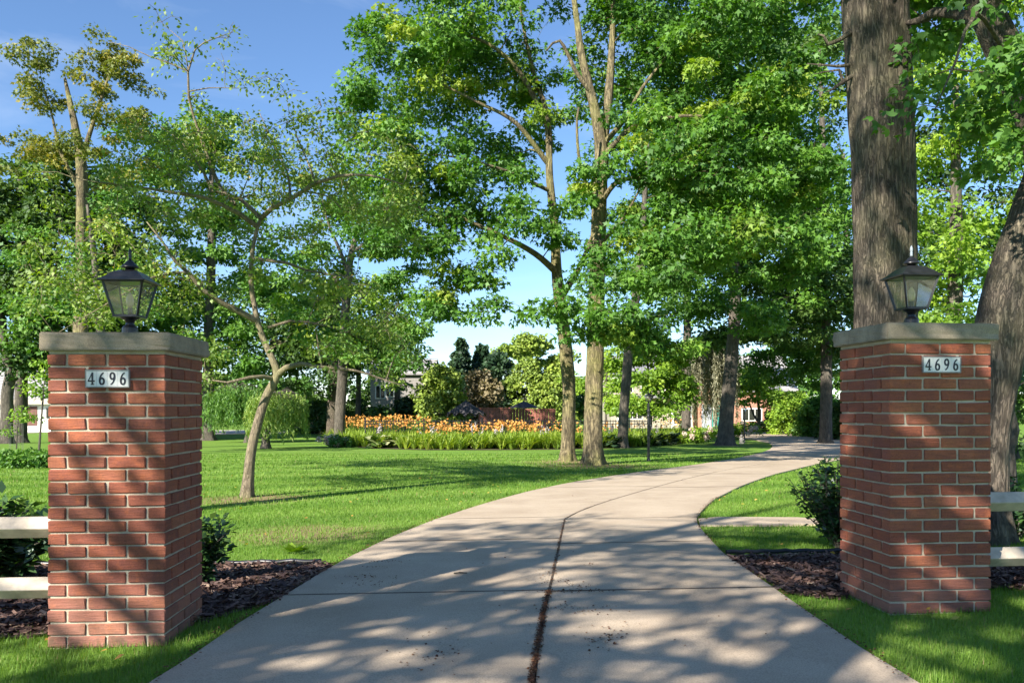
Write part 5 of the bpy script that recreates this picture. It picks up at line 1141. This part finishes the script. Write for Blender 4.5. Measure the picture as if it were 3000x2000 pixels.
# black metal fence along the bed
FZ = 1.2
fx0, fy0 = P(1070, 1200, FR[2].y + 3.7).x, FR[2].y + 3.7; fx1, fy1 = P(1905, 1200, FR[7].y + 3.2).x, FR[7].y + 3.2
fence = empty('metal_fence', (fx0, fy0, gz(fx0, fy0)), 0, 'low black metal picket fence running behind the daylily bed', 'metal fence')
flen = fx1 - fx0; npk = int(flen / 0.13)
pk = MB(); pk.box(-0.013, 0.013, -0.013, 0.013, 0.06, FZ - 0.02); pk.lathe([(0.013, FZ - 0.02), (0.012, FZ), (0.001, FZ + 0.04)], 4, square=True)
pk_o = pk.build('picket', M['black'], fence); pk_me = pk_o.data
for i in range(npk + 1):
    o = pk_o if i == 0 else bpy.data.objects.new('picket', pk_me)
    if i: COL.objects.link(o); o.parent = fence
    t = i / npk; x, y = flen * t, (fy1 - fy0) * t; o.location = (x, y, gz(fx0 + x, fy0 + y) - fence.location.z)
post = MB(); post.box(-0.035, 0.035, -0.035, 0.035, -0.1, FZ + 0.06); post.lathe([(0.045, FZ + 0.06), (0.045, FZ + 0.08), (0.005, FZ + 0.11)], 4, square=True); po = post.build('post', M['black'], fence)
for i in range(6):
    o = po if i == 0 else bpy.data.objects.new('post', po.data)
    if i: COL.objects.link(o); o.parent = fence
    t = i / 5; x, y = flen * t, (fy1 - fy0) * t; o.location = (x, y, gz(fx0 + x, fy0 + y) - fence.location.z)
for z in (0.2, FZ - 0.18, FZ - 0.04):
    r = MB(); r.bar((0, 0, z), (flen, fy1 - fy0, z + gz(fx1, fy1) - fence.location.z), 0.022, 0.032); r.build('rail', M['black'], fence)

# umbrellas -----------------------------------------------------------------
def umbrella(px, apex_y, rim_y, half, depth, panels, label, sag):
    x0 = depth * (px - PCX) / FPX; f = Vector((x0, depth, gz(x0, depth))); za = P(px, apex_y, depth).z - f.z; zr = P(px, rim_y, depth).z - f.z; R = half * depth / FPX
    root = empty('patio_umbrella', f, 0, label, 'umbrella', 'dark patio umbrellas'); c = MB(); rings = 6; n = panels * 4; V, Fc = [], []
    for i in range(rings + 1):
        t = i / rings
        for k in range(n):
            a = 2 * math.pi * k / n; w = abs(math.sin(a * panels / 2)); r = R * t * (1 - 0.07 * w * t); z = za - (za - zr) * (t ** 1.08) + (sag * w * t * t * -0.5 if i < rings else -sag * (0.5 - 0.9 * w))
            V.append((r * math.cos(a), r * math.sin(a), z))
    for i in range(rings):
        for k in range(n): a_, b_ = i * n + k, i * n + (k + 1) % n; Fc.append((a_, b_, b_ + n, a_ + n))
    c.add(V, Fc); co = c.build('canopy', M['canvas'], root, False)
    sm = co.modifiers.new('cloth_thickness', 'SOLIDIFY'); sm.thickness = 0.012
    p = MB(); p.lathe([(0.26, -0.02), (0.26, 0.05), (0.05, 0.09), (0.024, 0.12), (0.024, za - 0.03)], 14); p.build('pole', M['black'], root)
    fi = MB(); fi.lathe([(0.05, za - 0.015), (0.055, za + 0.01), (0.02, za + 0.05), (0.03, za + 0.08), (0.004, za + 0.12)], 10); fi.build('finial', M['black'], root)
    for k in range(panels):
        a = 2 * math.pi * k / panels; rb = MB(); rb.bar((0.02 * math.cos(a), 0.02 * math.sin(a), za - 0.05), (R * 0.97 * math.cos(a), R * 0.97 * math.sin(a), zr - 0.02), 0.02, 0.012); rb.build('rib', M['black'], root)
    return root
umbrella(1365, 1174, 1213, 60, 47, 12, 'charcoal patio umbrella with deep ribs and scalloped rim', 0.28)
umbrella(1535, 1175, 1195, 47, 56, 8, 'flatter charcoal patio umbrella beside the slimmer forked trunk', 0.05)

# red board screen
def board_screen(px0, px1, top, depth, label):
    x0, x1 = (depth * (p - PCX) / FPX for p in (px0, px1)); z0 = gz((x0 + x1) / 2, depth); zt = P(0, top, depth).z - z0
    root = empty('board_screen', ((x0 + x1) / 2, depth, z0), 0, label, 'screen fence'); w = x1 - x0; n = int(w / 0.2)
    for i in range(n):
        b = MB(); b.box(-0.094, 0.094, -0.02, 0.02 + 0.004 * (i % 2), 0.05, zt); o = b.build('board', M['redwood'], root); o.location.x = -w / 2 + (i + 0.5) * w / n
    cp = MB(); cp.box(-w / 2 - 0.06, w / 2 + 0.06, -0.07, 0.07, zt, zt + 0.05); cp.build('cap_rail', M['redwood'], root)
    for x in (-w / 2, w / 2): p = MB(); p.box(x - 0.06, x + 0.06, 0.03, 0.15, -0.1, zt - 0.003); p.build('post', M['redwood'], root)
board_screen(1405, 1492, 1196, 54, 'red-stained vertical board screen between the two umbrellas')
board_screen(1493, 1625, 1199, 60, 'shaded red board screen behind the flat umbrella')

# post lamps ---------------------------------------------------------------------
def post_lamp(px, base_y, top_y, label):
    g = G(px, base_y); Hh = P(px, top_y, g.y).z - g.z; root = empty('post_lamp', g, 0.1, label, 'lamp post', 'black post lamps along the drive')
    s = 0.80; zp = Hh - 0.505 * s
    p = MB(); p.lathe([(0.062, -0.1), (0.062, 0.03), (0.048, 0.06), (0.040, 0.10), (0.038, zp - 0.22), (0.048, zp - 0.20), (0.048, zp - 0.17), (0.034, zp - 0.14), (0.034, zp)], 16); p.build('post', M['black'], root)
    b = MB(); b.tube([(-0.21, 0, zp - 0.32), (0.21, 0, zp - 0.32)], [0.012, 0.012], 8); b.lathe([(0.045, zp - 0.35), (0.05, zp - 0.32), (0.045, zp - 0.29)], 12)
    for sx in (-1, 1): b.lathe([(0.004, -0.02), (0.02, 0), (0.004, 0.02)], 8, (sx * 0.215, 0, zp - 0.32))
    b.build('ladder_bar', M['black'], root); lantern_parts(root, False, s, zp); return root
post_lamp(1900, 1352, 1143, 'black post lamp on the lawn beside the thickest maple trunk')
post_lamp(2181, 1296, 1187, 'smaller-looking black post lamp by the straight dark-trunked maple')

# small garden statue by the second lamp
g = G(2172, 1299); st = empty('garden_statue', g, 0, 'small grey stone figure standing beside the drive-bend post lamp', 'statue')
b = MB(); b.box(-0.10, 0.10, -0.08, 0.08, -0.05, 0.06); b.build('plinth', M['stone'], st)
b = MB(); b.lathe([(0.085, 0.06), (0.095, 0.10), (0.075, 0.16), (0.07, 0.20), (0.085, 0.26), (0.06, 0.31), (0.03, 0.33)], 14); b.tube([(-0.06, -0.02, 0.28), (-0.10, -0.05, 0.20), (-0.03, -0.09, 0.17)], [0.026, 0.024, 0.018], 8); b.tube([(0.06, -0.02, 0.28), (0.10, -0.05, 0.20), (0.03, -0.09, 0.17)], [0.026, 0.024, 0.018], 8); b.build('body', M['stone'], st, True)
b = MB(); b.lathe([(0.015, 0.325), (0.05, 0.345), (0.072, 0.385), (0.068, 0.425), (0.04, 0.455), (0.005, 0.465)], 14); b.lathe([(0.004, -0.02), (0.016, 0), (0.004, 0.02)], 8, (0, -0.072, 0.39)); b.build('head', M['stone'], st, True)

# wooden swing frame -----------------------------------------------------------------
D = 41.0; pts = {}
sw_foot = G(930, 1271); D = sw_foot.y
sw = empty('swing_frame', sw_foot, 0, 'weathered wooden A-frame garden swing beside the bright willow', 'garden swing')
def loc_(px, py, dd=0): return P(px, py, D + dd) - sw_foot
hz = P(0, 1163, D).z - sw_foot.z
for X in (0.0, -1.9):
    for dy, dx in ((-0.75, 0.42), (0.75, 0.14)):
        b = MB(); b.bar((X - 0.22, 0, hz), (X + dx, dy, -0.03), 0.075, 0.10); b.build('leg', M['wood'], sw)
    b = MB(); b.bar((X + 0.10, -0.52, 0.5), (X + 0.02, 0.52, 0.5), 0.04, 0.09); b.build('brace', M['wood'], sw)
b = MB(); b.bar((-2.4, 0, hz + 0.02), (0.0, 0, hz + 0.02), 0.09, 0.11); b.build('top_beam', M['wood'], sw)
b = MB()
for k in range(5): b.box(-1.75, -0.3, -0.28 + k * 0.1, -0.20 + k * 0.1, 0.44, 0.465)
b.build('seat', M['wood'], sw)
for k in range(4):
    b = MB(); b.box(-1.75, -0.3, 0.24, 0.265, 0.52 + 0.1 * k, 0.60 + 0.1 * k); b.build('back_slat', M['wood'], sw)
for X in (-1.7, -0.35):
    b = MB(); b.tube([(X, -0.2, 0.46), (X, 0, hz)], [0.008, 0.008], 5); b.tube([(X, 0.25, 0.46), (X, 0, hz)], [0.008, 0.008], 5); b.build('chain', M['black'], sw)
b = MB(); b.box(-1.8, 0.5, -0.62, -0.56, 0.46, 0.55); b.build('cross_rail', M['wood'], sw)

# hydrangeas and low plants by the court ------------------------------------------------
def hydrangea(px, py, depth, size, label, seed, leaf='leaf_lime'):
    r = np.random.default_rng(seed); x0 = depth * (px - PCX) / FPX; f = Vector((x0, depth, gz(x0, depth))); root = empty('hydrangea_bush', f, 0, label, 'hydrangea')
    cen = [(r.normal() * size * 0.5, r.normal() * size * 0.4, size * r.uniform(0.25, 0.8)) for _ in range(28)]
    O, A, N, S, tone = clump_leaves(r, cen, [size * 0.28] * len(cen), 60, 0.16, 0.8, 0.1); V = leaf_verts(O, A, N, S, 'oval'); link('foliage', np_mesh('foliage', V, 4, len(V), tone), M[leaf], root)
    fl = [(r.normal() * size * 0.55, -abs(r.normal()) * size * 0.45, size * r.uniform(0.2, 0.9)) for _ in range(12)]
    for c in fl:
        O = unit(r.normal(size=(70, 3))) * 0.13; V = leaf_verts(O, unit(r.normal(size=(70, 3))), O, np.full(70, 0.075), 'blob'); o = link('flower_head', np_mesh('flower_head', V, 5, 70, r.random(70)), M['pink'], root); o.location = c
    return root
hydrangea(2062, 1262, 44, 0.9, 'pink hydrangea at the court end of the daylily bed', 401)
hydrangea(2030, 1250, 47, 0.8, 'pale pink hydrangea among the daylilies near the birch', 402)
hydrangea(2165, 1262, 52, 1.15, 'lime-leaved hydrangea with pink heads behind the straight dark trunk', 403)
hydrangea(985, 1262, 38, 0.5, 'white-flowered clump at the foot of the straight grey trunk', 404, 'leaf_mid')
for i, (px, py) in enumerate(((2225, 1240), (2260, 1240), (2295, 1241))):
    x0 = 66 * (px - PCX) / FPX; hosta(Vector((x0, 66, gz(x0, 66))), M['hosta'], False, 410 + i, 1.1, 'pale hosta under the ornamental tree by the brick wing', 'hostas by the brick wing')
for i, (px, lb) in enumerate(((60, 'low leafy ground plant at the foot of the lime sapling'), (130, 'low leafy clump at the foot of the dark-stemmed sapling'), (-10, 'low leafy clump at the far end of the sapling bed'))):
    p = G(px, 1368); bush('perennial_clump', lb, (px, 1328), p.y, 60, 0, 0.5, M['leaf_mid'], 420 + i, 40, 0.22, 60, 0.10, kind='oval', cat='perennial')

# ------------------------------------------------------------------ houses
def box_part(root, name, m, px0, px1, py0, py1, depth, thick, dd=0.0):
    """a box whose front face spans the photo rectangle at the given depth"""
    a = P(px0, py1, depth) - Vector(root.location); b = P(px1, py0, depth) - Vector(root.location)
    mb = MB(); mb.box(min(a.x, b.x), max(a.x, b.x), a.y - dd, a.y + thick, min(a.z, b.z), max(a.z, b.z)); return mb.build(name, m, root)
def gable_roof(root, m, x0, x1, y0, y1, z0, z1, along='x', ov=0.35, name='roof'):
    mb = MB(); x0 -= ov; x1 += ov; y0 -= ov; y1 += ov; t = 0.18
    if along == 'x':
        ym = (y0 + y1) / 2; pr = [(y0, z0), (ym, z1), (y1, z0), (y1, z0 + t), (ym, z1 + t), (y0, z0 + t)]
        v = [(x, y, z) for x in (x0, x1) for y, z in pr]
    else:
        xm = (x0 + x1) / 2; pr = [(x0, z0), (xm, z1), (x1, z0), (x1, z0 + t), (xm, z1 + t), (x0, z0 + t)]
        v = [(x, y, z) for y in (y0, y1) for x, z in pr]
    mb.add(v, [(0, 1, 7, 6), (1, 2, 8, 7), (2, 3, 9, 8), (3, 4, 10, 9), (4, 5, 11, 10), (5, 0, 6, 11), (0, 5, 4, 1), (1, 4, 3, 2), (6, 7, 10, 11), (7, 8, 9, 10)]); return mb.build(name, m, root)
def window(root, px0, px1, py0, py1, depth, bars=2):
    w = box_part(root, 'window', M['white'], px0 - 3, px1 + 3, py0 - 3, py1 + 3, depth - 0.03, 0.05)
    p = box_part(root, 'pane', M['pane'], px0, px1, py0, py1, depth - 0.06, 0.02); p.parent = w
    for i in range(1, bars):
        x = px0 + (px1 - px0) * i / bars; mbar = box_part(root, 'glazing_bar', M['white'], x - 1, x + 1, py0, py1, depth - 0.09, 0.02); mbar.parent = w
# main brick house beyond the court
HD = 78.0; hx = P(2000, 1200, HD).x; hz0 = gz(hx, HD)
house = empty('brick_house', (hx, HD, hz0), 0, 'brick and cream house with grey roof and chimney beyond the court', 'house')
def hb(px, d=HD): return P(px, 0, d).x - hx
def hzv(py, d=HD): return P(0, py, d).z - hz0
b = MB(); b.box(hb(1790), hb(2020), 0, 8, -0.2, hzv(1101)); b.build('wall', M['cream'], house)
b = MB(); b.box(hb(2020) + 0.01, hb(2150), -0.6, 8, -0.2, hzv(1101)); b.build('brick_wall', M['house_brick'], house)
rf = gable_roof(house, M['roof_grey'], hb(1790), hb(2150), -0.6, 8, hzv(1101) + 0.01, hzv(1040))
ch = MB(); ch.box(hb(1990), hb(2023), 2.2, 3.4, hzv(1070), hzv(1020)); co = ch.build('chimney', M['house_brick'], house); co.parent = rf
cc = MB(); cc.box(hb(1988), hb(2025), 2.1, 3.5, hzv(1020), hzv(1016)); cc.box(hb(1994), hb(2004), 2.4, 2.9, hzv(1016), hzv(1008)); c2 = cc.build('chimney_cap', M['stone'], house); c2.parent = rf
pr = MB(); pr.box(hb(1800), hb(2018), -1.6, 0.0, hzv(1166), hzv(1158)); pr.build('porch_roof', M['roof_grey'], house)
for px in (1806, 1962, 2014): q = MB(); q.box(hb(px) - 0.12, hb(px) + 0.12, -1.5, -1.26, -0.2, hzv(1166)); q.build('porch_column', M['white'], house)
fa = MB(); fa.box(hb(1790) - 0.3, hb(2150) + 0.3, -0.75, -0.62, hzv(1101) - 0.25, hzv(1101) - 0.02); fa.build('fascia', M['white'], house)
dr = box_part(house, 'door', M['white'], 1970, 2012, 1184, 1246, HD - 0.05, 0.06); gp = box_part(house, 'pane', M['pane'], 1975, 2006, 1190, 1240, HD - 0.1, 0.03); gp.parent = dr
for (a, c) in ((1830, 1852), (1880, 1905), (1950, 1985)): window(house, a, c, 1120, 1148, HD)
window(house, 1840, 1880, 1185, 1225, HD, 3)
# garage wing to the right
WD = 80.0
b = MB(); b.box(hb(2110), hb(2290), -3.2, 5, -0.2, hzv(1150)); b.build('brick_wall', M['house_brick'], house)
gable_roof(house, M['roof_pale'], hb(2110), hb(2290), -3.2, 5, hzv(1150) + 0.01, hzv(1046))
dd = HD - 3.2
wd = P(0, 0, dd)
td = box_part(house, 'door', M['teal'], 2086, 2108, 1184, 1262, HD - 0.66, 0.05)
gw = box_part(house, 'side_panel', M['grey_wall'], 2056, 2084, 1184, 1262, HD - 0.65, 0.04)
window(house, 2176, 2230, 1198, 1230, dd, 3)
# white-roofed house at the far left
lx = P(40, 1200, 66).x
h2 = empty('white_house', (lx, 66, gz(lx, 66)), 0, 'low house with pale shingle roof and brown garage door past the left lawn', 'house')
def l2(px): return P(px, 0, 66).x - lx
def z2(py): return P(0, py, 66).z - h2.location.z
b = MB(); b.box(l2(-220), l2(230), 0, 9, -0.2, z2(1172)); b.build('wall', M['white'], h2)
gable_roof(h2, M['roof_pale'], l2(-220), l2(230), 0, 9, z2(1174), z2(1060), ov=0.5)
box_part(h2, 'garage_door', M['brown_door'], 18, 108, 1190, 1246, 65.95, 0.06); box_part(h2, 'fascia', M['rail'], -240, 250, 1170, 1184, 65.45, 0.06)
window(h2, 135, 160, 1195, 1225, 66)
# grey house half hidden by trees
gx_ = P(1120, 1200, 72).x
h3 = empty('grey_house', (gx_, 72, gz(gx_, 72)), 0, 'grey stone house with tall white window half hidden by trees', 'house')
def l3(px): return P(px, 0, 72).x - gx_
def z3(py): return P(0, py, 72).z - h3.location.z
b = MB(); b.box(l3(1085), l3(1260), 0, 7, -0.2, z3(1098)); b.build('wall', M['stone'], h3)
gable_roof(h3, M['roof_pale'], l3(1085), l3(1260), 0, 7, z3(1098), z3(1050))
window(h3, 1102, 1126, 1130, 1165, 72, 2); window(h3, 1132, 1152, 1130, 1160, 72, 2)
box_part(h3, 'terrace_wall', M['stone'], 1086, 1150, 1188, 1196, 71.0, 0.3); box_part(h3, 'terrace_pier', M['stone'], 1128, 1146, 1196, 1245, 70.9, 0.4)

# ------------------------------------------------------------------ grass, mulch chips, litter
def footprint(o, half):
    c = Vector(o.location); r = o.rotation_euler.z; ax = Vector((math.cos(r), math.sin(r), 0)) * half; ay = Vector((-math.sin(r), math.cos(r), 0)) * half
    return [((c + sx * ax + sy * ay).x, (c + sx * ax + sy * ay).y) for sx, sy in ((-1, -1), (1, -1), (1, 1), (-1, 1))]
FOOT = [footprint(pillarL, SIDE / 2 - 0.005), footprint(pillarR, SIDE / 2 - 0.005)]
DRV = np.array(DRIVE_POLY)
def grass_patch(rng, y0, y1, per_m2, hgt, wid, margin=1.15):
    xmax = y1 * 0.62 + 0.6; n = int((y1 - y0) * 2 * xmax * per_m2)
    x = rng.uniform(-xmax, xmax, n); y = rng.uniform(y0, y1, n)
    ok = np.abs(x) < y * 0.62 + 0.5
    x, y = x[ok], y[ok]
    ragged = rng.normal(scale=0.012, size=len(x))
    bad = in_poly(x + ragged, y + ragged, DRIVE_POLY) | in_poly(x, y, COURT_FULL) | in_poly(x, y, PAD) | in_poly(x, y, BED)
    ml = in_poly(x, y, MULCH_L) | in_poly(x, y, MULCH_R)
    bad |= ml & (rng.random(len(x)) > 0.02)
    for fp in FOOT: bad |= in_poly(x, y, fp)
    for (px, py, r) in ((735, 1462, 0.55), (1665, 1353, 0.9), (1745, 1364, 1.0)):
        p = G(px, py); bad |= (np.hypot(x - p.x, y - p.y) < r * rng.uniform(0.2, 1.1, len(x))) & (rng.random(len(x)) < 0.8)
    x, y = x[~bad], y[~bad]; m = len(x); z = gzv(x, y) - 0.004
    dens = 0.5 + 0.5 * np.sin(x * 1.7 + 1.3 * np.sin(y * 1.1)) * np.sin(y * 1.9 + x * 0.6)
    h = hgt * rng.uniform(0.55, 1.25, m) * (0.85 + 0.3 * dens); a = rng.random(m) * 6.283; ln = rng.uniform(0.1, 0.75, m)
    B = np.stack([x, y, z], 1); sd = np.stack([-np.sin(a), np.cos(a), 0 * a], 1) * (wid * rng.uniform(0.6, 1.2, m) / 2)[:, None]
    d = np.stack([np.cos(a), np.sin(a), 0 * a], 1); tip = B + d * (h * ln)[:, None] + np.array([0, 0, 1]) * (h * (1 - 0.25 * ln))[:, None]
    tone = np.clip(0.5 * rng.random(m) + 0.5 * (0.35 + 0.3 * np.sin(x * 0.9 + y * 0.7) * np.sin(y * 1.3 - x * 0.4) + 0.3 * rng.random(m)), 0, 1)
    tone = np.clip(tone + 0.16 * np.clip(1.6 * np.sin(3.3 * np.hypot(x - 14, y + 30)), -1, 1) * np.clip((y - 6) / 4, 0, 1), 0, 0.92)  # same mower stripes: their sheen painted into the blade tone
    tone = np.where(rng.random(m) < 0.03, rng.uniform(0.94, 1.0, m), np.minimum(tone, 0.92))
    return np.stack([B - sd, B + sd, tip], 1), tone
rng = np.random.default_rng(500); VV, TT = [], []
for args in ((3.0, 5.2, 6500, 0.045, 0.0045), (5.2, 8.0, 3600, 0.042, 0.0058), (8.0, 12.0, 1500, 0.042, 0.0090), (12.0, 18.0, 480, 0.050, 0.015), (18.0, 30.0, 120, 0.055, 0.028)):
    v, t = grass_patch(rng, *args); VV.append(v); TT.append(t)
VV = np.concatenate(VV); TT = np.concatenate(TT)
grass = tag(link('grass', np_mesh('grass', VV, 3, len(VV), TT), M['blade']), 'short green lawn grass around the drive and gate', None, None, 'stuff')
# mulch chips
def chips(rng, poly, n, lo, hi, leaf=None, z=0.014, spread=0.02, jit=None):
    xs = [p[0] for p in poly]; ys = [p[1] for p in poly]; x = rng.uniform(min(xs), max(xs), n * 4); y = rng.uniform(min(ys), max(ys), n * 4)
    ok = in_poly(x, y, poly) & (np.abs(x) < y * 0.62 + 0.6)
    for fp in FOOT: ok &= ~in_poly(x, y, fp)
    ok &= ~in_poly(x, y, DRIVE_POLY)
    x, y = x[ok][:n], y[ok][:n]; m = len(x); a = rng.random(m) * 6.283; L = rng.uniform(lo, hi, m)
    O = np.stack([x, y, gzv(x, y) + z + rng.random(m) * spread], 1); A = np.stack([np.cos(a), np.sin(a), rng.normal(scale=0.28, size=m)], 1); N = np.array([0, 0, 1.0]) + rng.normal(scale=0.45, size=(m, 3))
    t = np.array([(-0.14, 0, 0), (0.14, 0.03, 0.05), (0.12, 1, 0), (-0.10, 0.95, -0.05)]); A = unit(A); S = unit(np.cross(A, N)); Nn = np.cross(S, A); s = L[:, None, None]
    return O[:, None, :] + s * (t[None, :, 0:1] * S[:, None] + t[None, :, 1:2] * A[:, None] + t[None, :, 2:3] * Nn[:, None])
for poly, n, lb in ((MULCH_L, 15000, 'shredded dark bark mulch beside the pillar with the shaded inner side'), (MULCH_R, 13000, 'shredded brown bark mulch beside the sunlit pillar')):
    V = chips(rng, poly, n, 0.02, 0.075); tag(link('bark_mulch', np_mesh('bark_mulch', V, 4, len(V), rng.random(len(V))), M['chip']), lb, None, None, 'stuff')
# brown litter: in the centre joint, in small drifts on the slabs, along the slab edges
pts = []
def line_litter(curve, y0, y1, n, w):
    ys = rng.uniform(y0, y1, n); c = resample(curve, ys)
    for (x, yv) in c: pts.append((x + rng.normal() * w, yv + rng.normal() * w * 0.5))
yj = rows_r[3]
line_litter(C0, 3.0, yj, 1500, 0.009); line_litter(C0, yj, rows_r[5], 300, 0.006); line_litter(C0, rows_r[5], rows_r[8], 120, 0.006)
line_litter(L0, 3.0, 12.0, 700, 0.022); line_litter(R0, 3.0, 12.0, 700, 0.022); line_litter(L0, 12.0, 24.0, 300, 0.03)
for (px, py, sx, sy, n) in ((1680, 1800, 70, 8, 60), (1775, 1885, 40, 18, 70), (1640, 1715, 34, 6, 40), (1700, 1730, 30, 4, 26), (1600, 1690, 20, 6, 26), (1120, 1655, 40, 3, 30), (1100, 1672, 22, 3, 20), (1075, 1700, 50, 4, 36), (1090, 1725, 40, 5, 34), (1270, 1940, 60, 40, 60), (1660, 1745, 80, 3, 90), (1740, 1665, 20, 3, 14), (1500, 1860, 120, 40, 14), (1800, 1600, 300, 80, 16), (2050, 1850, 200, 60, 16), (1900, 1450, 200, 30, 22)):
    for _ in range(n): q = G(px + rng.normal() * sx, py + rng.normal() * sy); pts.append((q.x, q.y))
pts = np.array(pts); m = len(pts); a = rng.random(m) * 6.283
O = np.stack([pts[:, 0], pts[:, 1], gzv(pts[:, 0], pts[:, 1]) + 0.033 + rng.random(m) * 0.006], 1)
V = leaf_verts(O, np.stack([np.cos(a), np.sin(a), rng.normal(scale=0.12, size=m)], 1), np.array([0, 0, 1.0]) + rng.normal(scale=0.3, size=(m, 3)), rng.uniform(0.006, 0.017, m), 'blob')
tag(link('seed_litter', np_mesh('seed_litter', V, 5, m, rng.random(m)), M['litter']), 'brown seed litter along the slab joints and edges', None, None, 'stuff')
# fallen leaves on the grass, and one broken twig on the slab
x = rng.uniform(-7, 6, 420); y = rng.uniform(3.2, 19, 420); ok = ~in_poly(x, y, DRIVE_POLY) & (np.abs(x) < y * 0.6); x, y = x[ok], y[ok]; m = len(x); a = rng.random(m) * 6.283
V = leaf_verts(np.stack([x, y, gzv(x, y) + 0.05], 1), np.stack([np.cos(a), np.sin(a), 0.2 * rng.normal(size=m)], 1), np.array([0, 0, 1.0]) + rng.normal(scale=0.4, size=(m, 3)), rng.uniform(0.025, 0.06, m), 'oval')
tag(link('fallen_leaves', np_mesh('fallen_leaves', V, 4, m, 0.94 + 0.06 * rng.random(m)), M['leaf_crab']), 'scattered yellow and brown fallen leaves on the grass', None, None, 'stuff')
wp = G(858, 1622); wr = empty('weed_plant', wp, 0, 'small broad-leaved weed growing in the lawn beside the drive', 'weed'); q_ = np.random.default_rng(9); a = q_.random(26) * 6.283
V = leaf_verts(np.stack([np.cos(a) * 0.04, np.sin(a) * 0.02, 0.02 + 0 * a], 1), np.stack([np.cos(a), 0.7 * np.sin(a), q_.uniform(0.2, 0.9, 26)], 1), np.stack([-0.3 * np.cos(a), -0.3 * np.sin(a), 1 + 0 * a], 1), q_.uniform(0.07, 0.14, 26), 'oval'); link('leaves', np_mesh('leaves', V, 4, 26, q_.random(26) * 0.5 + 0.4), M['leaf_lime'], wr)
p = G(1348, 1692); tw = MB(); tw.tube([(-0.045, -0.008, 0.0), (0, 0.002, 0.003), (0.05, 0.006, 0.0)], [0.005, 0.006, 0.004], 6)
two = tw.build('fallen_twig', M['bark_grey'], None); two.location = (p.x, p.y, p.z + 0.036); tag(two, 'short dark broken twig lying on the concrete slab', 'twig')
